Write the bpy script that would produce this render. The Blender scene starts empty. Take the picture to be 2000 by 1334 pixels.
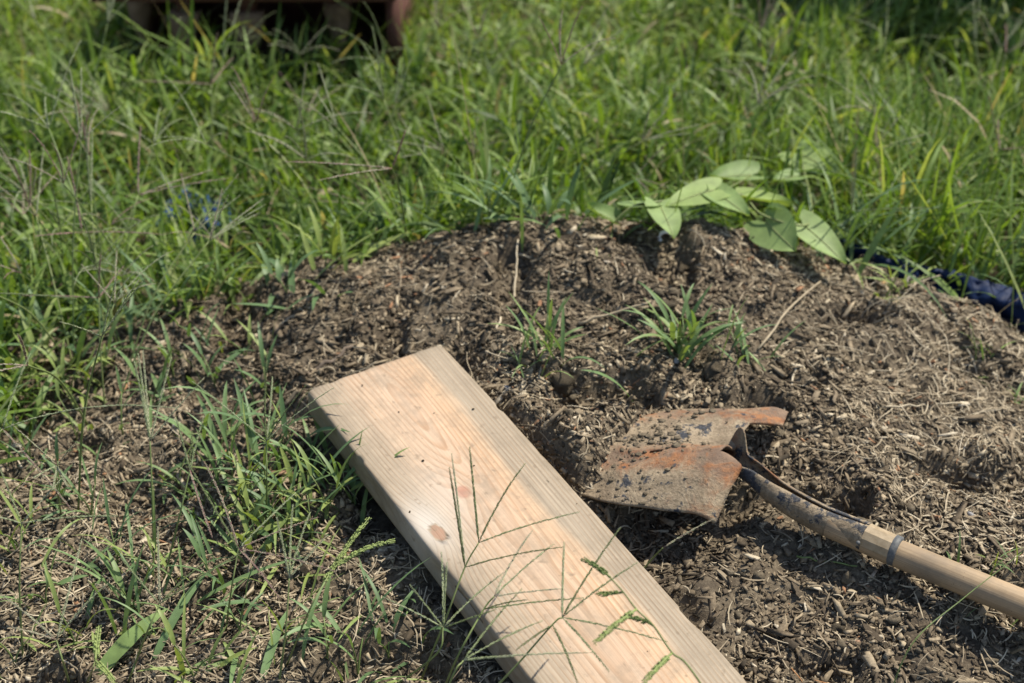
import bpy, math, random
import numpy as np
from mathutils import Vector, Matrix
RNG = np.random.default_rng(7)
random.seed(7)
SC = bpy.context.scene
COL = SC.collection

# ------------------------------------------------------------------ camera, sky, sun, exposure
HC = 1.05                                   # camera height above the lawn (m)
PITCH = math.radians(30)
cam_d = bpy.data.cameras.new('camera'); cam = bpy.data.objects.new('camera', cam_d); COL.objects.link(cam)
cam.location = (0, 0, HC); cam.rotation_euler = (math.pi/2 - PITCH, 0, 0)
cam_d.lens = 50; cam_d.sensor_width = 36; cam_d.clip_start = 0.05; cam_d.clip_end = 400
cam_d.dof.use_dof = True; cam_d.dof.focus_distance = 1.47; cam_d.dof.aperture_fstop = 4.8
SC.camera = cam
SUN_EL, SUN_AZ = math.radians(58), math.radians(58)      # azimuth measured from +Y towards +X
to_sun = Vector((math.sin(SUN_AZ)*math.cos(SUN_EL), math.cos(SUN_AZ)*math.cos(SUN_EL), math.sin(SUN_EL)))
world = bpy.data.worlds.new('World'); SC.world = world; world.use_nodes = True
wn = world.node_tree; sky = wn.nodes.new('ShaderNodeTexSky'); sky.sky_type = 'NISHITA'; sky.sun_disc = False
sky.sun_elevation = SUN_EL; sky.sun_rotation = SUN_AZ
wn.nodes['Background'].inputs[1].default_value = 0.10
wn.links.new(sky.outputs[0], wn.nodes['Background'].inputs[0])
sun_d = bpy.data.lights.new('sun', 'SUN'); sun_d.energy = 4.2; sun_d.angle = math.radians(0.55); sun_d.color = (1, .94, .82)
sun = bpy.data.objects.new('sun', sun_d); COL.objects.link(sun)
sun.rotation_euler = (-to_sun).to_track_quat('-Z', 'Y').to_euler(); sun.location = (3, 5, 6)
SC.view_settings.view_transform = 'Standard'; SC.view_settings.look = 'None'
SC.view_settings.exposure = 0.76; SC.view_settings.gamma = 1
SC.cycles.max_bounces = 8; SC.cycles.transparent_max_bounces = 8

# ------------------------------------------------------------------ helpers
CAM = np.array([0, 0, HC])
def ray(px, py):                            # direction with camera depth 1 for a pixel of the 2000 px photograph
    u = (667 - py)/2778.
    return np.array([(px - 1000)/2778., u*.5 + .8660254, u*.8660254 - .5])
def at(px, py, t): return CAM + ray(px, py)*t
def nrm(v): v = np.asarray(v, float); return v/np.linalg.norm(v)
def sstep(a, b, x): t = np.clip((x - a)/(b - a), 0, 1); return t*t*(3 - 2*t)

def _hash(i, j, seed):
    n = (i.astype(np.int64)*374761393 + j.astype(np.int64)*668265263 + seed*974634) & 0xffffffff
    n = ((n ^ (n >> 13))*1274126177) & 0xffffffff
    return ((n ^ (n >> 16)) & 0xffff)/65535.
def vnoise(x, y, seed=0):                   # smooth value noise, 0..1
    xi, yi = np.floor(x), np.floor(y); fx, fy = x - xi, y - yi
    fx = fx*fx*(3 - 2*fx); fy = fy*fy*(3 - 2*fy)
    a, b = _hash(xi, yi, seed), _hash(xi+1, yi, seed); c, d = _hash(xi, yi+1, seed), _hash(xi+1, yi+1, seed)
    return (a*(1-fx) + b*fx)*(1-fy) + (c*(1-fx) + d*fx)*fy

# board frame: far left top corner, length towards the viewer, width, normal
BD = nrm([-.533, .830, .162]); BW = np.array([.843, .535, .035]); BW = nrm(BW - BD*BW.dot(BD)); BN = np.cross(BW, BD)
BN = BN if BN[2] > 0 else -BN
BA = at(600, 762, 1.676); B_LEN, B_WID, B_THK = 1.06, .184, .038
def board_lw(x, y, z=None):
    """length and width coordinates of points, seen straight down"""
    d2 = np.array([-BD[:2], BW[:2]]).T; inv = np.linalg.inv(d2)
    X = x - BA[0]; Y = y - BA[1]
    return inv[0, 0]*X + inv[0, 1]*Y, inv[1, 0]*X + inv[1, 1]*Y

SH1, SH2, SE1, SE2 = at(1346, 985, 1.545), at(1508, 797, 1.685), at(1140, 975, 1.592), at(1238, 803, 1.715)
def blade_ab(x, y):
    m0 = (SH1 + SH2)/2; m1 = (SE1 + SE2)/2; e = (m1 - m0)[:2]; f = (SH2 - SH1)[:2]/2; inv = np.linalg.inv(np.array([e, f]).T)
    X, Y = x - m0[0], y - m0[1]; return inv[0, 0]*X + inv[0, 1]*Y, inv[1, 0]*X + inv[1, 1]*Y
def blade_hollow(x, y, z):
    a, b = blade_ab(x, y); ac, bc = np.clip(a, -.2, 1), np.clip(b, -1, 1)
    zn = SH1[2] + (SE1[2] - SH1[2])*ac; zf = SH2[2] + (SE2[2] - SH2[2])*ac; zp = zn + (zf - zn)*(bc + 1)/2 - .012 - .055*sstep(.85, .4, a)*sstep(.7, -.6, b)
    k = sstep(-.45, -.15, a)*sstep(1.0, .78, a)*sstep(-2.0, -1.4, b)*sstep(1.25, 1.02, b)
    z = z + .020*np.exp(-((a - 1.12)/.20)**2)*sstep(1.25, .8, np.abs(b))
    return z*(1 - k) + np.minimum(z, zp)*k
def terrain(x, y, rough=True):
    x = np.asarray(x, float); y = np.asarray(y, float)
    R = .175*np.exp(-((x - .1)/.6)**2)
    yc = 1.85 - .30*np.minimum((x - .1)**2, 1.2)
    s = yc - y
    z = R*np.where(s > 0, np.exp(-(s/.72)**2), np.exp(-(s/.17)**2))
    z = z - .07*sstep(1.0, .45, y)
    z = z + .085*np.exp(-(((x - 1.22)/.2)**2 + ((y - .66)/.2)**2))
    z = z + .018*np.exp(-(((x - .075)/.05)**2 + ((y - 1.38)/.07)**2))           # mulch heaped over the shovel point
    far = np.clip((np.hypot(x, y - 1.5) - 2.5)/6, 0, 1)
    if rough:
        m = np.exp(-(np.maximum(np.hypot(x/1.0, (y - 1.3)/.75) - .9, 0)/.3)**2)
        n = (vnoise(x*7, y*7, 1) - .5)*.030 + (vnoise(x*17, y*17, 2) - .5)*.018
        q = vnoise(x*36, y*36, 3); n = n + (q - .5)*.013
        n = n + (np.abs(vnoise(x*75, y*75, 4) - .5)*2 - .5)*.006
        n = n - .032*sstep(.66, .84, vnoise(x*13 + 5, y*13, 9)) + .012*sstep(.6, .8, vnoise(x*19, y*19 + 3, 10))                  # pits between clods
        z = z + n*(.35 + .65*m)
        z = z + far*(vnoise(x*.5, y*.5, 6) - .5)*.2
    z = blade_hollow(x, y, z)
    l, w = board_lw(x, y)
    bz = (BA[2] - B_THK*BN[2]) - BD[2]*l + BW[2]*w - .004
    dl = np.maximum(np.maximum(-l, l - B_LEN), 0); dw = np.maximum(np.maximum(-w, w - B_WID), 0)
    k = 1 - sstep(0, .035, np.hypot(dl, dw))
    bz = bz - .014*sstep(.01, -.02, w)
    return np.where(k > 0, z*(1 - k) + np.minimum(z, bz)*k, z)
def gz(x, y): return float(terrain(np.array([x]), np.array([y]))[0])
def ground(px, py, lift=0.):
    d = ray(px, py); t = 1.0
    while t < 8:
        p = CAM + d*t
        if p[2] <= gz(p[0], p[1]): break
        t += .004
    return p + np.array([0, 0, lift])
def in_board(x, y, m=0.):
    l, w = board_lw(x, y); return (l > -m) & (l < B_LEN + m) & (w > -m) & (w < B_WID + m)

def mesh_fast(name, V, F):
    """V (n,3), F (m,k) with one k"""
    V = np.ascontiguousarray(V, np.float32).reshape(-1, 3); F = np.ascontiguousarray(F, np.int32); m, k = F.shape
    me = bpy.data.meshes.new(name)
    me.vertices.add(len(V)); me.vertices.foreach_set('co', V.ravel())
    me.loops.add(m*k); me.loops.foreach_set('vertex_index', F.ravel())
    me.polygons.add(m); me.polygons.foreach_set('loop_start', np.arange(0, m*k, k, dtype=np.int32))
    me.update(calc_edges=True); return me
def link(name, me, mat, parent=None, loc=(0, 0, 0), attr=None, smooth=True):
    o = bpy.data.objects.new(name, me); COL.objects.link(o); o.location = loc
    if mat is not None and len(me.materials) == 0: me.materials.append(mat)
    if parent is not None: o.parent = parent
    if smooth: me.polygons.foreach_set('use_smooth', np.ones(len(me.polygons), bool))
    for kx, v in (attr or {}).items():
        a = me.attributes.new(kx, 'FLOAT', 'POINT'); a.data.foreach_set('value', np.ascontiguousarray(v, np.float32))
    return o
def mk(name, V, F, mat, parent=None, origin=(0, 0, 0), attr=None, smooth=True):
    V = np.asarray(V, float).reshape(-1, 3) - np.asarray(origin, float)
    try:
        Fa = np.array(F, np.int32)
        if Fa.ndim != 2: raise ValueError
        me = mesh_fast(name, V, Fa)
    except ValueError:
        me = bpy.data.meshes.new(name); me.from_pydata(V.tolist(), [], [list(map(int, f)) for f in F])
    return link(name, me, mat, parent, (0, 0, 0) if parent is not None else tuple(origin), attr, smooth)
def tag(o, label=None, cat=None, group=None, kind=None):
    if label: o['label'] = label
    if cat: o['category'] = cat
    if group: o['group'] = group
    if kind: o['kind'] = kind
    return o
def empty(name, loc, label, cat, group=None):
    o = bpy.data.objects.new(name, None); COL.objects.link(o); o.location = tuple(loc); o.empty_display_size = .02
    return tag(o, label, cat, group)
def copy_tree(o, parent=None):
    c = o.copy(); COL.objects.link(c); c.parent = parent
    for ch in list(o.children): copy_tree(ch, c)
    return c

def bez(p0, p1, p2, n):
    t = np.linspace(0, 1, n)[:, None]
    return (1-t)**2*np.asarray(p0) + 2*t*(1-t)*np.asarray(p1) + t*t*np.asarray(p2)
def catmull(P, n):
    P = np.asarray(P, float); P = np.vstack([2*P[0]-P[1], P, 2*P[-1]-P[-2]]); out = []
    for i in range(1, len(P)-2):
        t = np.linspace(0, 1, n, endpoint=False)[:, None]; a, b, c, d = P[i-1], P[i], P[i+1], P[i+2]
        out.append(.5*(2*b + (c-a)*t + (2*a-5*b+4*c-d)*t*t + (-a+3*b-3*c+d)*t**3))
    return np.vstack(out + [P[-2][None]])
def frames(P, up=(0, 0, 1)):
    T = np.gradient(P, axis=0); T /= np.linalg.norm(T, axis=1)[:, None] + 1e-12
    S = np.cross(T, np.asarray(up, float)); ln = np.linalg.norm(S, axis=1)[:, None]
    S = np.where(ln > 1e-4, S/(ln + 1e-12), np.array([[1., 0, 0]])); U = np.cross(S, T)
    return T, S, U
def tube(P, r, k=6, cap=True):
    P = np.asarray(P, float); n = len(P); r = np.broadcast_to(np.asarray(r, float), (n,))
    T, S, U = frames(P); a = np.linspace(0, 2*np.pi, k, endpoint=False)
    V = P[:, None] + r[:, None, None]*(np.cos(a)[None, :, None]*S[:, None] + np.sin(a)[None, :, None]*U[:, None])
    V = V.reshape(-1, 3); i, j = np.meshgrid(np.arange(n-1), np.arange(k), indexing='ij')
    F = np.stack([i*k + j, i*k + (j+1) % k, (i+1)*k + (j+1) % k, (i+1)*k + j], -1).reshape(-1, 4).tolist()
    if cap: F += [list(range(k))[::-1], [(n-1)*k + q for q in range(k)]]
    return V, F
def gridF(nu, nv):
    i, j = np.meshgrid(np.arange(nu-1), np.arange(nv-1), indexing='ij')
    return np.stack([i*nv + j, i*nv + j + 1, (i+1)*nv + j + 1, (i+1)*nv + j], -1).reshape(-1, 4)
def join(parts):
    Vs, Fs, o = [], [], 0
    for V, F in parts:
        V = np.asarray(V, float); Vs.append(V); Fs += [[int(q) + o for q in f] for f in F]; o += len(V)
    return np.vstack(Vs), Fs

# ------------------------------------------------------------------ materials
class NT:
    def __init__(s, name):
        s.m = bpy.data.materials.new(name); s.m.use_nodes = True; s.t = s.m.node_tree; s.n = s.t.nodes
        s.b = s.n['Principled BSDF']; s.out = s.n['Material Output']
    def new(s, typ, **kw):
        q = s.n.new('ShaderNode' + typ)
        for k, v in kw.items(): setattr(q, k, v)
        return q
    def lk(s, a, b): s.t.links.new(a, b)
    def noise(s, scale, detail=4, rough=.55, vec=None, dist=0):
        q = s.new('TexNoise'); q.inputs['Scale'].default_value = scale; q.inputs['Detail'].default_value = detail
        q.inputs['Roughness'].default_value = rough; q.inputs['Distortion'].default_value = dist
        if vec is not None: s.lk(vec, q.inputs['Vector'])
        return q.outputs[0]
    def obj(s, scale=None):
        q = s.new('TexCoord').outputs['Object']
        if scale is None: return q
        m = s.new('Mapping'); m.inputs['Scale'].default_value = scale; s.lk(q, m.inputs['Vector']); return m.outputs[0]
    def attr(s, name):
        q = s.new('Attribute'); q.attribute_name = name; return q.outputs['Fac']
    def ramp(s, fac, stops, interp='LINEAR'):
        q = s.new('ValToRGB'); q.color_ramp.interpolation = interp; e = q.color_ramp.elements
        while len(e) < len(stops): e.new(.5)
        for i, (p, c) in enumerate(stops):
            e[i].position = p; e[i].color = (*c, 1) if len(c) == 3 else c
        s.lk(fac, q.inputs[0]); return q.outputs[0]
    def mix(s, f, a, b, mode='MIX'):
        q = s.new('Mix', data_type='RGBA', blend_type=mode)
        for sock, v in ((q.inputs[0], f), (q.inputs[6], a), (q.inputs[7], b)):
            if isinstance(v, (int, float)): sock.default_value = v
            elif isinstance(v, tuple): sock.default_value = (*v, 1)
            else: s.lk(v, sock)
        return q.outputs[2]
    def math(s, op, a, b=None, c=None):
        q = s.new('Math', operation=op)
        for i, v in enumerate((a, b, c)):
            if v is None: continue
            if isinstance(v, (int, float)): q.inputs[i].default_value = v
            else: s.lk(v, q.inputs[i])
        return q.outputs[0]
    def bump(s, h, strength=.3, dist=.002):
        q = s.new('Bump'); q.inputs['Strength'].default_value = strength; q.inputs['Distance'].default_value = dist
        s.lk(h, q.inputs['Height']); s.lk(q.outputs[0], s.b.inputs['Normal'])
    def fin(s, col, rough=.7, spec=.3):
        if isinstance(col, tuple): s.b.inputs['Base Color'].default_value = (*col, 1)
        else: s.lk(col, s.b.inputs['Base Color'])
        if isinstance(rough, (int, float)): s.b.inputs['Roughness'].default_value = rough
        else: s.lk(rough, s.b.inputs['Roughness'])
        s.b.inputs['Specular IOR Level'].default_value = spec; return s.m
    def translucent(s, col, fac):
        tr = s.new('BsdfTranslucent'); s.lk(col, tr.inputs[0]); mx = s.new('MixShader'); mx.inputs[0].default_value = fac
        s.lk(s.b.outputs[0], mx.inputs[1]); s.lk(tr.outputs[0], mx.inputs[2]); s.lk(mx.outputs[0], s.out.inputs[0])

def leaf_mat(name, stops, trans=.35, rough=.5, spec=.35, warm=(1.25, 1.25, .45)):
    m = NT(name); t = m.attr('tint'); c = m.ramp(t, stops)
    nz = m.noise(60, 2, vec=m.obj()); c = m.mix(1., c, m.ramp(nz, [(.3, (.82, .82, .82)), (.7, (1.15, 1.15, 1.15))]), 'MULTIPLY')
    m.fin(c, rough, spec); tc = m.mix(1., c, warm, 'MULTIPLY'); m.translucent(tc, trans); return m.m
GREEN = [(0, (.032, .066, .012)), (.3, (.084, .152, .024)), (.62, (.162, .248, .042)), (.85, (.245, .322, .085)), (.93, (.33, .36, .15)), (.965, (.40, .33, .19)), (1, (.40, .28, .17))]
M_LAWN = leaf_mat('lawn_blade', GREEN, .42)
M_BLADE = leaf_mat('weed_blade', [(0, (.105, .175, .072)), (.5, (.165, .25, .098)), (1, (.255, .31, .085))], .30)
M_VINE = leaf_mat('vine_leaf', [(0, (.16, .245, .072)), (.5, (.225, .31, .105)), (1, (.27, .355, .085))], .28, .6)
M_SHRUB = leaf_mat('shrub_leaf', [(0, (.018, .040, .012)), (.6, (.035, .070, .018)), (1, (.07, .11, .03))], .25)
M_STEM = leaf_mat('green_stem', [(0, (.12, .175, .05)), (1, (.27, .30, .115))], .15)
M_SPIKE = leaf_mat('seed_spike', [(0, (.075, .085, .035)), (.35, (.17, .215, .08)), (.7, (.37, .40, .25)), (1, (.27, .16, .14))], .2)
M_PASP = leaf_mat('green_raceme', [(0, (.11, .155, .04)), (1, (.28, .34, .11))], .2)

def mulch_mat():
    m = NT('mulch'); t = m.attr('tint')
    c = m.ramp(t, [(0, (.034, .028, .020)), (.22, (.092, .070, .047)), (.5, (.190, .148, .098)), (.72, (.305, .243, .162)), (.86, (.42, .35, .24)), (.955, (.50, .43, .32)), (.965, (.27, .145, .08)), (1, (.30, .165, .09))])
    nz = m.noise(260, 3, .6, m.obj()); c = m.mix(1., c, m.ramp(nz, [(.25, (.6, .6, .6)), (.75, (1.3, 1.3, 1.3))]), 'MULTIPLY')
    m.bump(nz, .5, .001); return m.fin(c, .9, .15)
M_MULCH = mulch_mat()
def soil_mat():
    m = NT('soil'); v = m.obj(); a = m.noise(14, 6, .65, v); b = m.noise(170, 5, .7, v)
    c = m.ramp(b, [(.25, (.050, .039, .027)), (.5, (.135, .107, .073)), (.68, (.235, .19, .13)), (.8, (.34, .28, .19))])
    c = m.mix(m.ramp(a, [(.4, (0, 0, 0)), (.65, (.6, .6, .6))]), c, (.055, .042, .031)); m.bump(b, .8, .004); return m.fin(c, .95, .1)
M_SOIL = soil_mat()
def clod_mat():
    m = NT('clod'); v = m.obj(); b = m.noise(150, 6, .7, v)
    c = m.ramp(b, [(.3, (.060, .048, .033)), (.55, (.140, .113, .077)), (.75, (.24, .195, .135))]); m.bump(b, .9, .003); return m.fin(c, .95, .1)
M_CLOD = clod_mat()
def straw_mat():
    m = NT('straw'); t = m.attr('tint'); c = m.ramp(t, [(0, (.20, .155, .10)), (.4, (.36, .29, .19)), (.8, (.52, .44, .31)), (.92, (.56, .49, .38)), (1, (.42, .20, .08))])
    nz = m.noise(120, 3, vec=m.obj()); c = m.mix(1., c, m.ramp(nz, [(.3, (.75, .75, .75)), (.7, (1.15, 1.15, 1.15))]), 'MULTIPLY'); return m.fin(c, .7, .25)
M_STRAW = straw_mat()

def board_mat():
    m = NT('pine'); ring = m.attr('ring'); wd = m.attr('wide'); kn = m.attr('knot'); end = m.attr('endgrain'); ln = m.attr('along')
    uv = m.new('CombineXYZ'); m.lk(m.math('MULTIPLY', ln, 6), uv.inputs[0]); m.lk(m.math('MULTIPLY', wd, 300), uv.inputs[1]); m.lk(m.math('MULTIPLY', end, 300), uv.inputs[2])
    fib = m.noise(1, 4, .6, uv.outputs[0])
    uv2 = m.new('CombineXYZ'); m.lk(m.math('MULTIPLY', ln, 5), uv2.inputs[0]); m.lk(m.math('MULTIPLY', wd, 16), uv2.inputs[1])
    blotch = m.noise(1, 4, .6, uv2.outputs[0])
    wv = m.math('ADD', wd, m.math('MULTIPLY', m.math('SUBTRACT', blotch, .5), .05))
    base = m.ramp(m.math('DIVIDE', wv, B_WID), [(0, (.315, .256, .185)), (.17, (.37, .293, .21)), (.30, (.465, .338, .232)), (.5, (.48, .344, .237)), (.66, (.50, .342, .218)), (.73, (.495, .348, .224)), (.80, (.335, .272, .197)), (1, (.36, .291, .21))])
    base = m.mix(m.ramp(blotch, [(.5, (0, 0, 0)), (.75, (.4, .4, .4))]), base, (.31, .25, .18))
    saw = m.math('FRACT', ring); late = m.ramp(saw, [(0, (0, 0, 0)), (.45, (.10, .10, .10)), (.80, (1, 1, 1)), (.9, (1, 1, 1)), (1, (0, 0, 0))])
    amp = m.ramp(m.noise(1.6, 2, vec=uv2.outputs[0]), [(.3, (.18, .18, .18)), (.7, (.72, .72, .72))])
    base = m.mix(m.mix(1., late, amp, 'MULTIPLY'), base, m.mix(1., base, (.70, .56, .43), 'MULTIPLY'))
    base = m.mix(1., base, m.ramp(fib, [(.25, (.74, .74, .74)), (.75, (1.16, 1.16, 1.16))]), 'MULTIPLY')
    base = m.mix(m.ramp(kn, [(.35, (0, 0, 0)), (.65, (.75, .75, .75)), (1, (.9, .9, .9))]), base, m.ramp(m.math('FRACT', m.math('MULTIPLY', kn, 3.1)), [(0, (.36, .15, .085)), (1, (.27, .10, .055))]))
    grime = m.noise(1, 5, .65, uv2.outputs[0]); gr2 = m.noise(26, 6, .7, m.obj()); base = m.mix(m.math('MULTIPLY', m.ramp(gr2, [(.47, (0, 0, 0)), (.68, (1, 1, 1))]), .6), base, (.235, .185, .13))
    ed = m.attr('edge'); base = m.mix(m.math('MULTIPLY', ed, m.ramp(gr2, [(.35, (.15, .15, .15)), (.6, (1, 1, 1))])), base, (.20, .16, .11))
    crack = m.attr('crack'); base = m.mix(crack, base, (.035, .022, .015))
    pale = m.attr('pale'); base = m.mix(pale, base, (.50, .45, .39))
    base = m.mix(m.ramp(m.noise(90, 2, vec=m.obj()), [(.64, (0, 0, 0)), (.74, (.6, .6, .6))]), base, (.20, .15, .10))
    m.bump(m.math('ADD', m.math('MULTIPLY', late, .6), m.math('ADD', fib, m.math('MULTIPLY', crack, -3))), .25, .0012); return m.fin(base, .72, .2)
M_BOARD = board_mat()
def rust_mat(name, bias):
    m = NT(name); v = m.obj(); a = m.noise(22, 6, .7, v, .4); b = m.noise(60, 6, .75, v); c3 = m.noise(26, 6, .72, v, .9); f = m.noise(300, 3, .6, v); w = m.attr('wear')
    mud = m.mix(m.ramp(a, [(.4, (0, 0, 0)), (.6, (1, 1, 1))]), m.ramp(f, [(.3, (.125, .092, .057)), (.7, (.23, .172, .110))]), m.ramp(f, [(.3, (.23, .175, .108)), (.7, (.36, .28, .185))]))
    rust = m.ramp(b, [(.3, (.10, .049, .026)), (.5, (.22, .095, .040)), (.7, (.40, .175, .062))])
    brown = m.ramp(b, [(.3, (.10, .062, .04)), (.7, (.22, .145, .095))])
    col = m.mix(m.ramp(m.math('ADD', c3, m.math('MULTIPLY', w, .22)), [(.50, (0, 0, 0)), (.72, (1, 1, 1))]), mud, m.mix(m.ramp(a, [(.46, (0, 0, 0)), (.56, (1, 1, 1))]), brown, rust))
    pt = m.ramp(m.math('SUBTRACT', m.math('ADD', m.math('MULTIPLY', a, .5), m.math('MULTIPLY', b, .5)), m.math('MULTIPLY', w, .03)), [(.545 - bias, (0, 0, 0)), (.575 - bias, (1, 1, 1))])
    col = m.mix(pt, col, m.ramp(f, [(.3, (.022, .023, .027)), (.7, (.062, .064, .070))]))
    m.bump(m.math('ADD', m.math('MULTIPLY', a, 1.4), m.math('ADD', b, m.math('MULTIPLY', f, .4))), .8, .0026); m.b.inputs['Metallic'].default_value = .0
    return m.fin(col, m.ramp(b, [(.3, (.6, .6, .6)), (.7, (.9, .9, .9))]), .3)
M_RUST = rust_mat('rusty_steel', -.012); M_SOCKET = rust_mat('socket_steel', .018)
def handle_mat():
    m = NT('ash_wood'); v = m.obj((1, 1, 1)); ln = m.attr('along'); an = m.attr('around')
    uv = m.new('CombineXYZ'); m.lk(m.math('MULTIPLY', ln, 5), uv.inputs[0]); m.lk(m.math('MULTIPLY', an, 26), uv.inputs[1])
    g = m.noise(1, 5, .65, uv.outputs[0]); d = m.noise(18, 5, .65, v)
    c = m.ramp(g, [(.3, (.22, .150, .085)), (.55, (.36, .255, .150)), (.75, (.45, .33, .205))])
    c = m.mix(m.ramp(d, [(.44, (0, 0, 0)), (.66, (.8, .8, .8))]), c, (.20, .15, .098))
    sp = m.noise(240, 2, vec=v); c = m.mix(m.ramp(sp, [(.70, (0, 0, 0)), (.76, (.8, .8, .8))]), c, (.07, .05, .035)); m.bump(g, .25, .0008); return m.fin(c, .62, .3)
M_HANDLE = handle_mat()
def simple(name, c1, c2, scale=40, rough=.6, spec=.3, bump=.2):
    m = NT(name); n = m.noise(scale, 5, .65, m.obj()); m.bump(n, bump, .002); return m.fin(m.ramp(n, [(.3, c1), (.7, c2)]), rough, spec)
M_COLLAR = simple('muddy_collar', (.24, .175, .10), (.40, .31, .20), 90)
M_RING = simple('blue_grey_ring', (.05, .058, .066), (.17, .165, .15), 160)
M_TARP_SHADED = simple('blue_tarp', (.0022, .009, .038), (.0045, .017, .062), 30, .6, .15)  # deep blue darkened further: shade of the overhanging grass is put into the colour
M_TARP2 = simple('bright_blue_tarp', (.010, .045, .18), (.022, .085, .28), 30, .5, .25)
M_GROM = simple('grommet', (.35, .32, .27), (.55, .5, .44), 60, .45, .5)
M_BROWN = simple('stained_timber', (.065, .026, .018), (.13, .052, .036), 12, .75)
M_FOOT = simple('weathered_block', (.13, .078, .048), (.25, .165, .105), 45, .85)
M_STONE = simple('pebble', (.16, .15, .145), (.30, .29, .28), 60, .7)
M_WHITE = simple('white_shell', (.62, .60, .57), (.78, .77, .75), 60, .6)
M_TWIG = simple('twig', (.10, .075, .055), (.22, .17, .125), 90, .9)

# ------------------------------------------------------------------ ground
def axis(fine0, fine1, step, lo, hi, n):
    a = fine0 - (np.geomspace(step, fine0 - lo, n))[::-1]; b = fine1 + np.geomspace(step, hi - fine1, n)
    return np.concatenate([a, np.arange(fine0, fine1 + step/2, step), b])
gx = axis(-.9, 1.0, .0062, -60, 60, 26); gy = axis(.72, 2.02, .0062, -40, 90, 26)
GX, GY = np.meshgrid(gx, gy, indexing='ij')
tag(mk('ground', np.stack([GX, GY, terrain(GX.ravel(), GY.ravel()).reshape(GX.shape)], -1), gridF(len(gx), len(gy)), M_SOIL), kind='structure')

# ------------------------------------------------------------------ mulch litter (uncountable)
def tnormal(x, y):
    e = .012; dx = (terrain(x+e, y) - terrain(x-e, y))/(2*e); dy = (terrain(x, y+e) - terrain(x, y-e))/(2*e)
    n = np.stack([-dx, -dy, np.ones_like(dx)], -1); return n/np.linalg.norm(n, axis=1)[:, None]
def basis(n, az, tilt, taz):
    """orthonormal frames about normals n, spun by az, then leaned by tilt towards taz"""
    n = n + np.stack([np.cos(taz)*np.tan(tilt), np.sin(taz)*np.tan(tilt), np.zeros_like(tilt)], -1); n /= np.linalg.norm(n, axis=1)[:, None]
    a = np.stack([np.cos(az), np.sin(az), np.zeros_like(az)], -1); a -= n*np.sum(a*n, 1)[:, None]; a /= np.linalg.norm(a, axis=1)[:, None]
    return a, np.cross(n, a), n
def mound_pts(n, x0=-.86, x1=.95, y0=.76, y1=1.98):
    x = RNG.uniform(x0, x1, n*2); y = RNG.uniform(y0, y1, n*2)
    yc = 1.85 - .30*np.minimum((x - .1)**2, 1.2)
    ok = ~in_board(x, y, -.004) & (y < yc + .06 + .03*RNG.normal(size=n*2)) & (np.abs(x) < .16 + .38*y + .12*(x > 0))
    x, y = x[ok][:n], y[ok][:n]; return x, y
CORN = np.array([[sx, sy, sz] for sx in (-1, 1) for sy in (-1, 1) for sz in (-1, 1)], float)
BOXF = np.array([[0, 1, 3, 2], [4, 6, 7, 5], [0, 4, 5, 1], [2, 3, 7, 6], [0, 2, 6, 4], [1, 5, 7, 3]])
def chips(n, lmin, lmax, asp, tilt, lift, tint, thick=.3):
    x, y = mound_pts(n); kp = RNG.random(len(x)) < .35 + .8*sstep(.25, .6, vnoise(x*11, y*11, 23)); x, y = x[kp], y[kp]; n = len(x); nn = tnormal(x, y)
    a, b, c = basis(nn, RNG.uniform(0, 6.283, n), np.abs(RNG.normal(0, tilt, n)).clip(0, 1.1), RNG.uniform(0, 6.283, n))
    L = lmin*(lmax/lmin)**(RNG.random(n)**1.6); W = L*RNG.uniform(asp[0], asp[1], n); T = W*RNG.uniform(.12, .12 + thick*1.2, n)
    q = CORN[None] + RNG.normal(0, .30, (n, 8, 3)); q[:, :, 1] *= 1 - .55*RNG.random((n, 1))*(q[:, :, 0] > 0); q[:, :, 2] += (RNG.normal(0, .9, (n, 1)))*(q[:, :, 0]**2)
    p = np.stack([x, y, terrain(x, y) + lift*RNG.random(n)], -1)
    V = p[:, None] + .5*(q[:, :, :1]*(L[:, None]*1)[:, :, None]*a[:, None] + q[:, :, 1:2]*W[:, None, None]*b[:, None] + q[:, :, 2:]*T[:, None, None]*c[:, None])
    F = BOXF[None] + (np.arange(n)*8)[:, None, None]
    patch = vnoise(x*6, y*6, 21)
    t = np.clip(tint(n) + (patch - .5)*.30 + .13*sstep(.25, .6, x) + .08*sstep(1.62, 1.8, y) - .15*sstep(1.42, 1.2, y)*sstep(-.02, .12, x), 0, 1); return V.reshape(-1, 3), F.reshape(-1, 4), np.repeat(t, 8)
def tint_mulch(n):
    t = np.clip(RNG.normal(.42, .23, n), .03, .95); t[RNG.random(n) < .006] = .985; return np.minimum(t, 1)
Vs, Fs, Ts, off = [], [], [], 0
for args in ((98000, .0022, .009, (.25, .8), .45, .003, tint_mulch), (16000, .007, .018, (.14, .38), .34, .004, tint_mulch), (2600, .014, .028, (.14, .34), .28, .006, tint_mulch)):
    V, F, T = chips(*args); Vs.append(V); Fs.append(F + off); Ts.append(T); off += len(V)
tag(link('mulch_litter', mesh_fast('mulch_litter', np.vstack(Vs), np.vstack(Fs)), M_MULCH, attr={'tint': np.concatenate(Ts)}, smooth=False), 'fine shredded brown mulch and compost covering the mound', 'mulch', kind='stuff')

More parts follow.
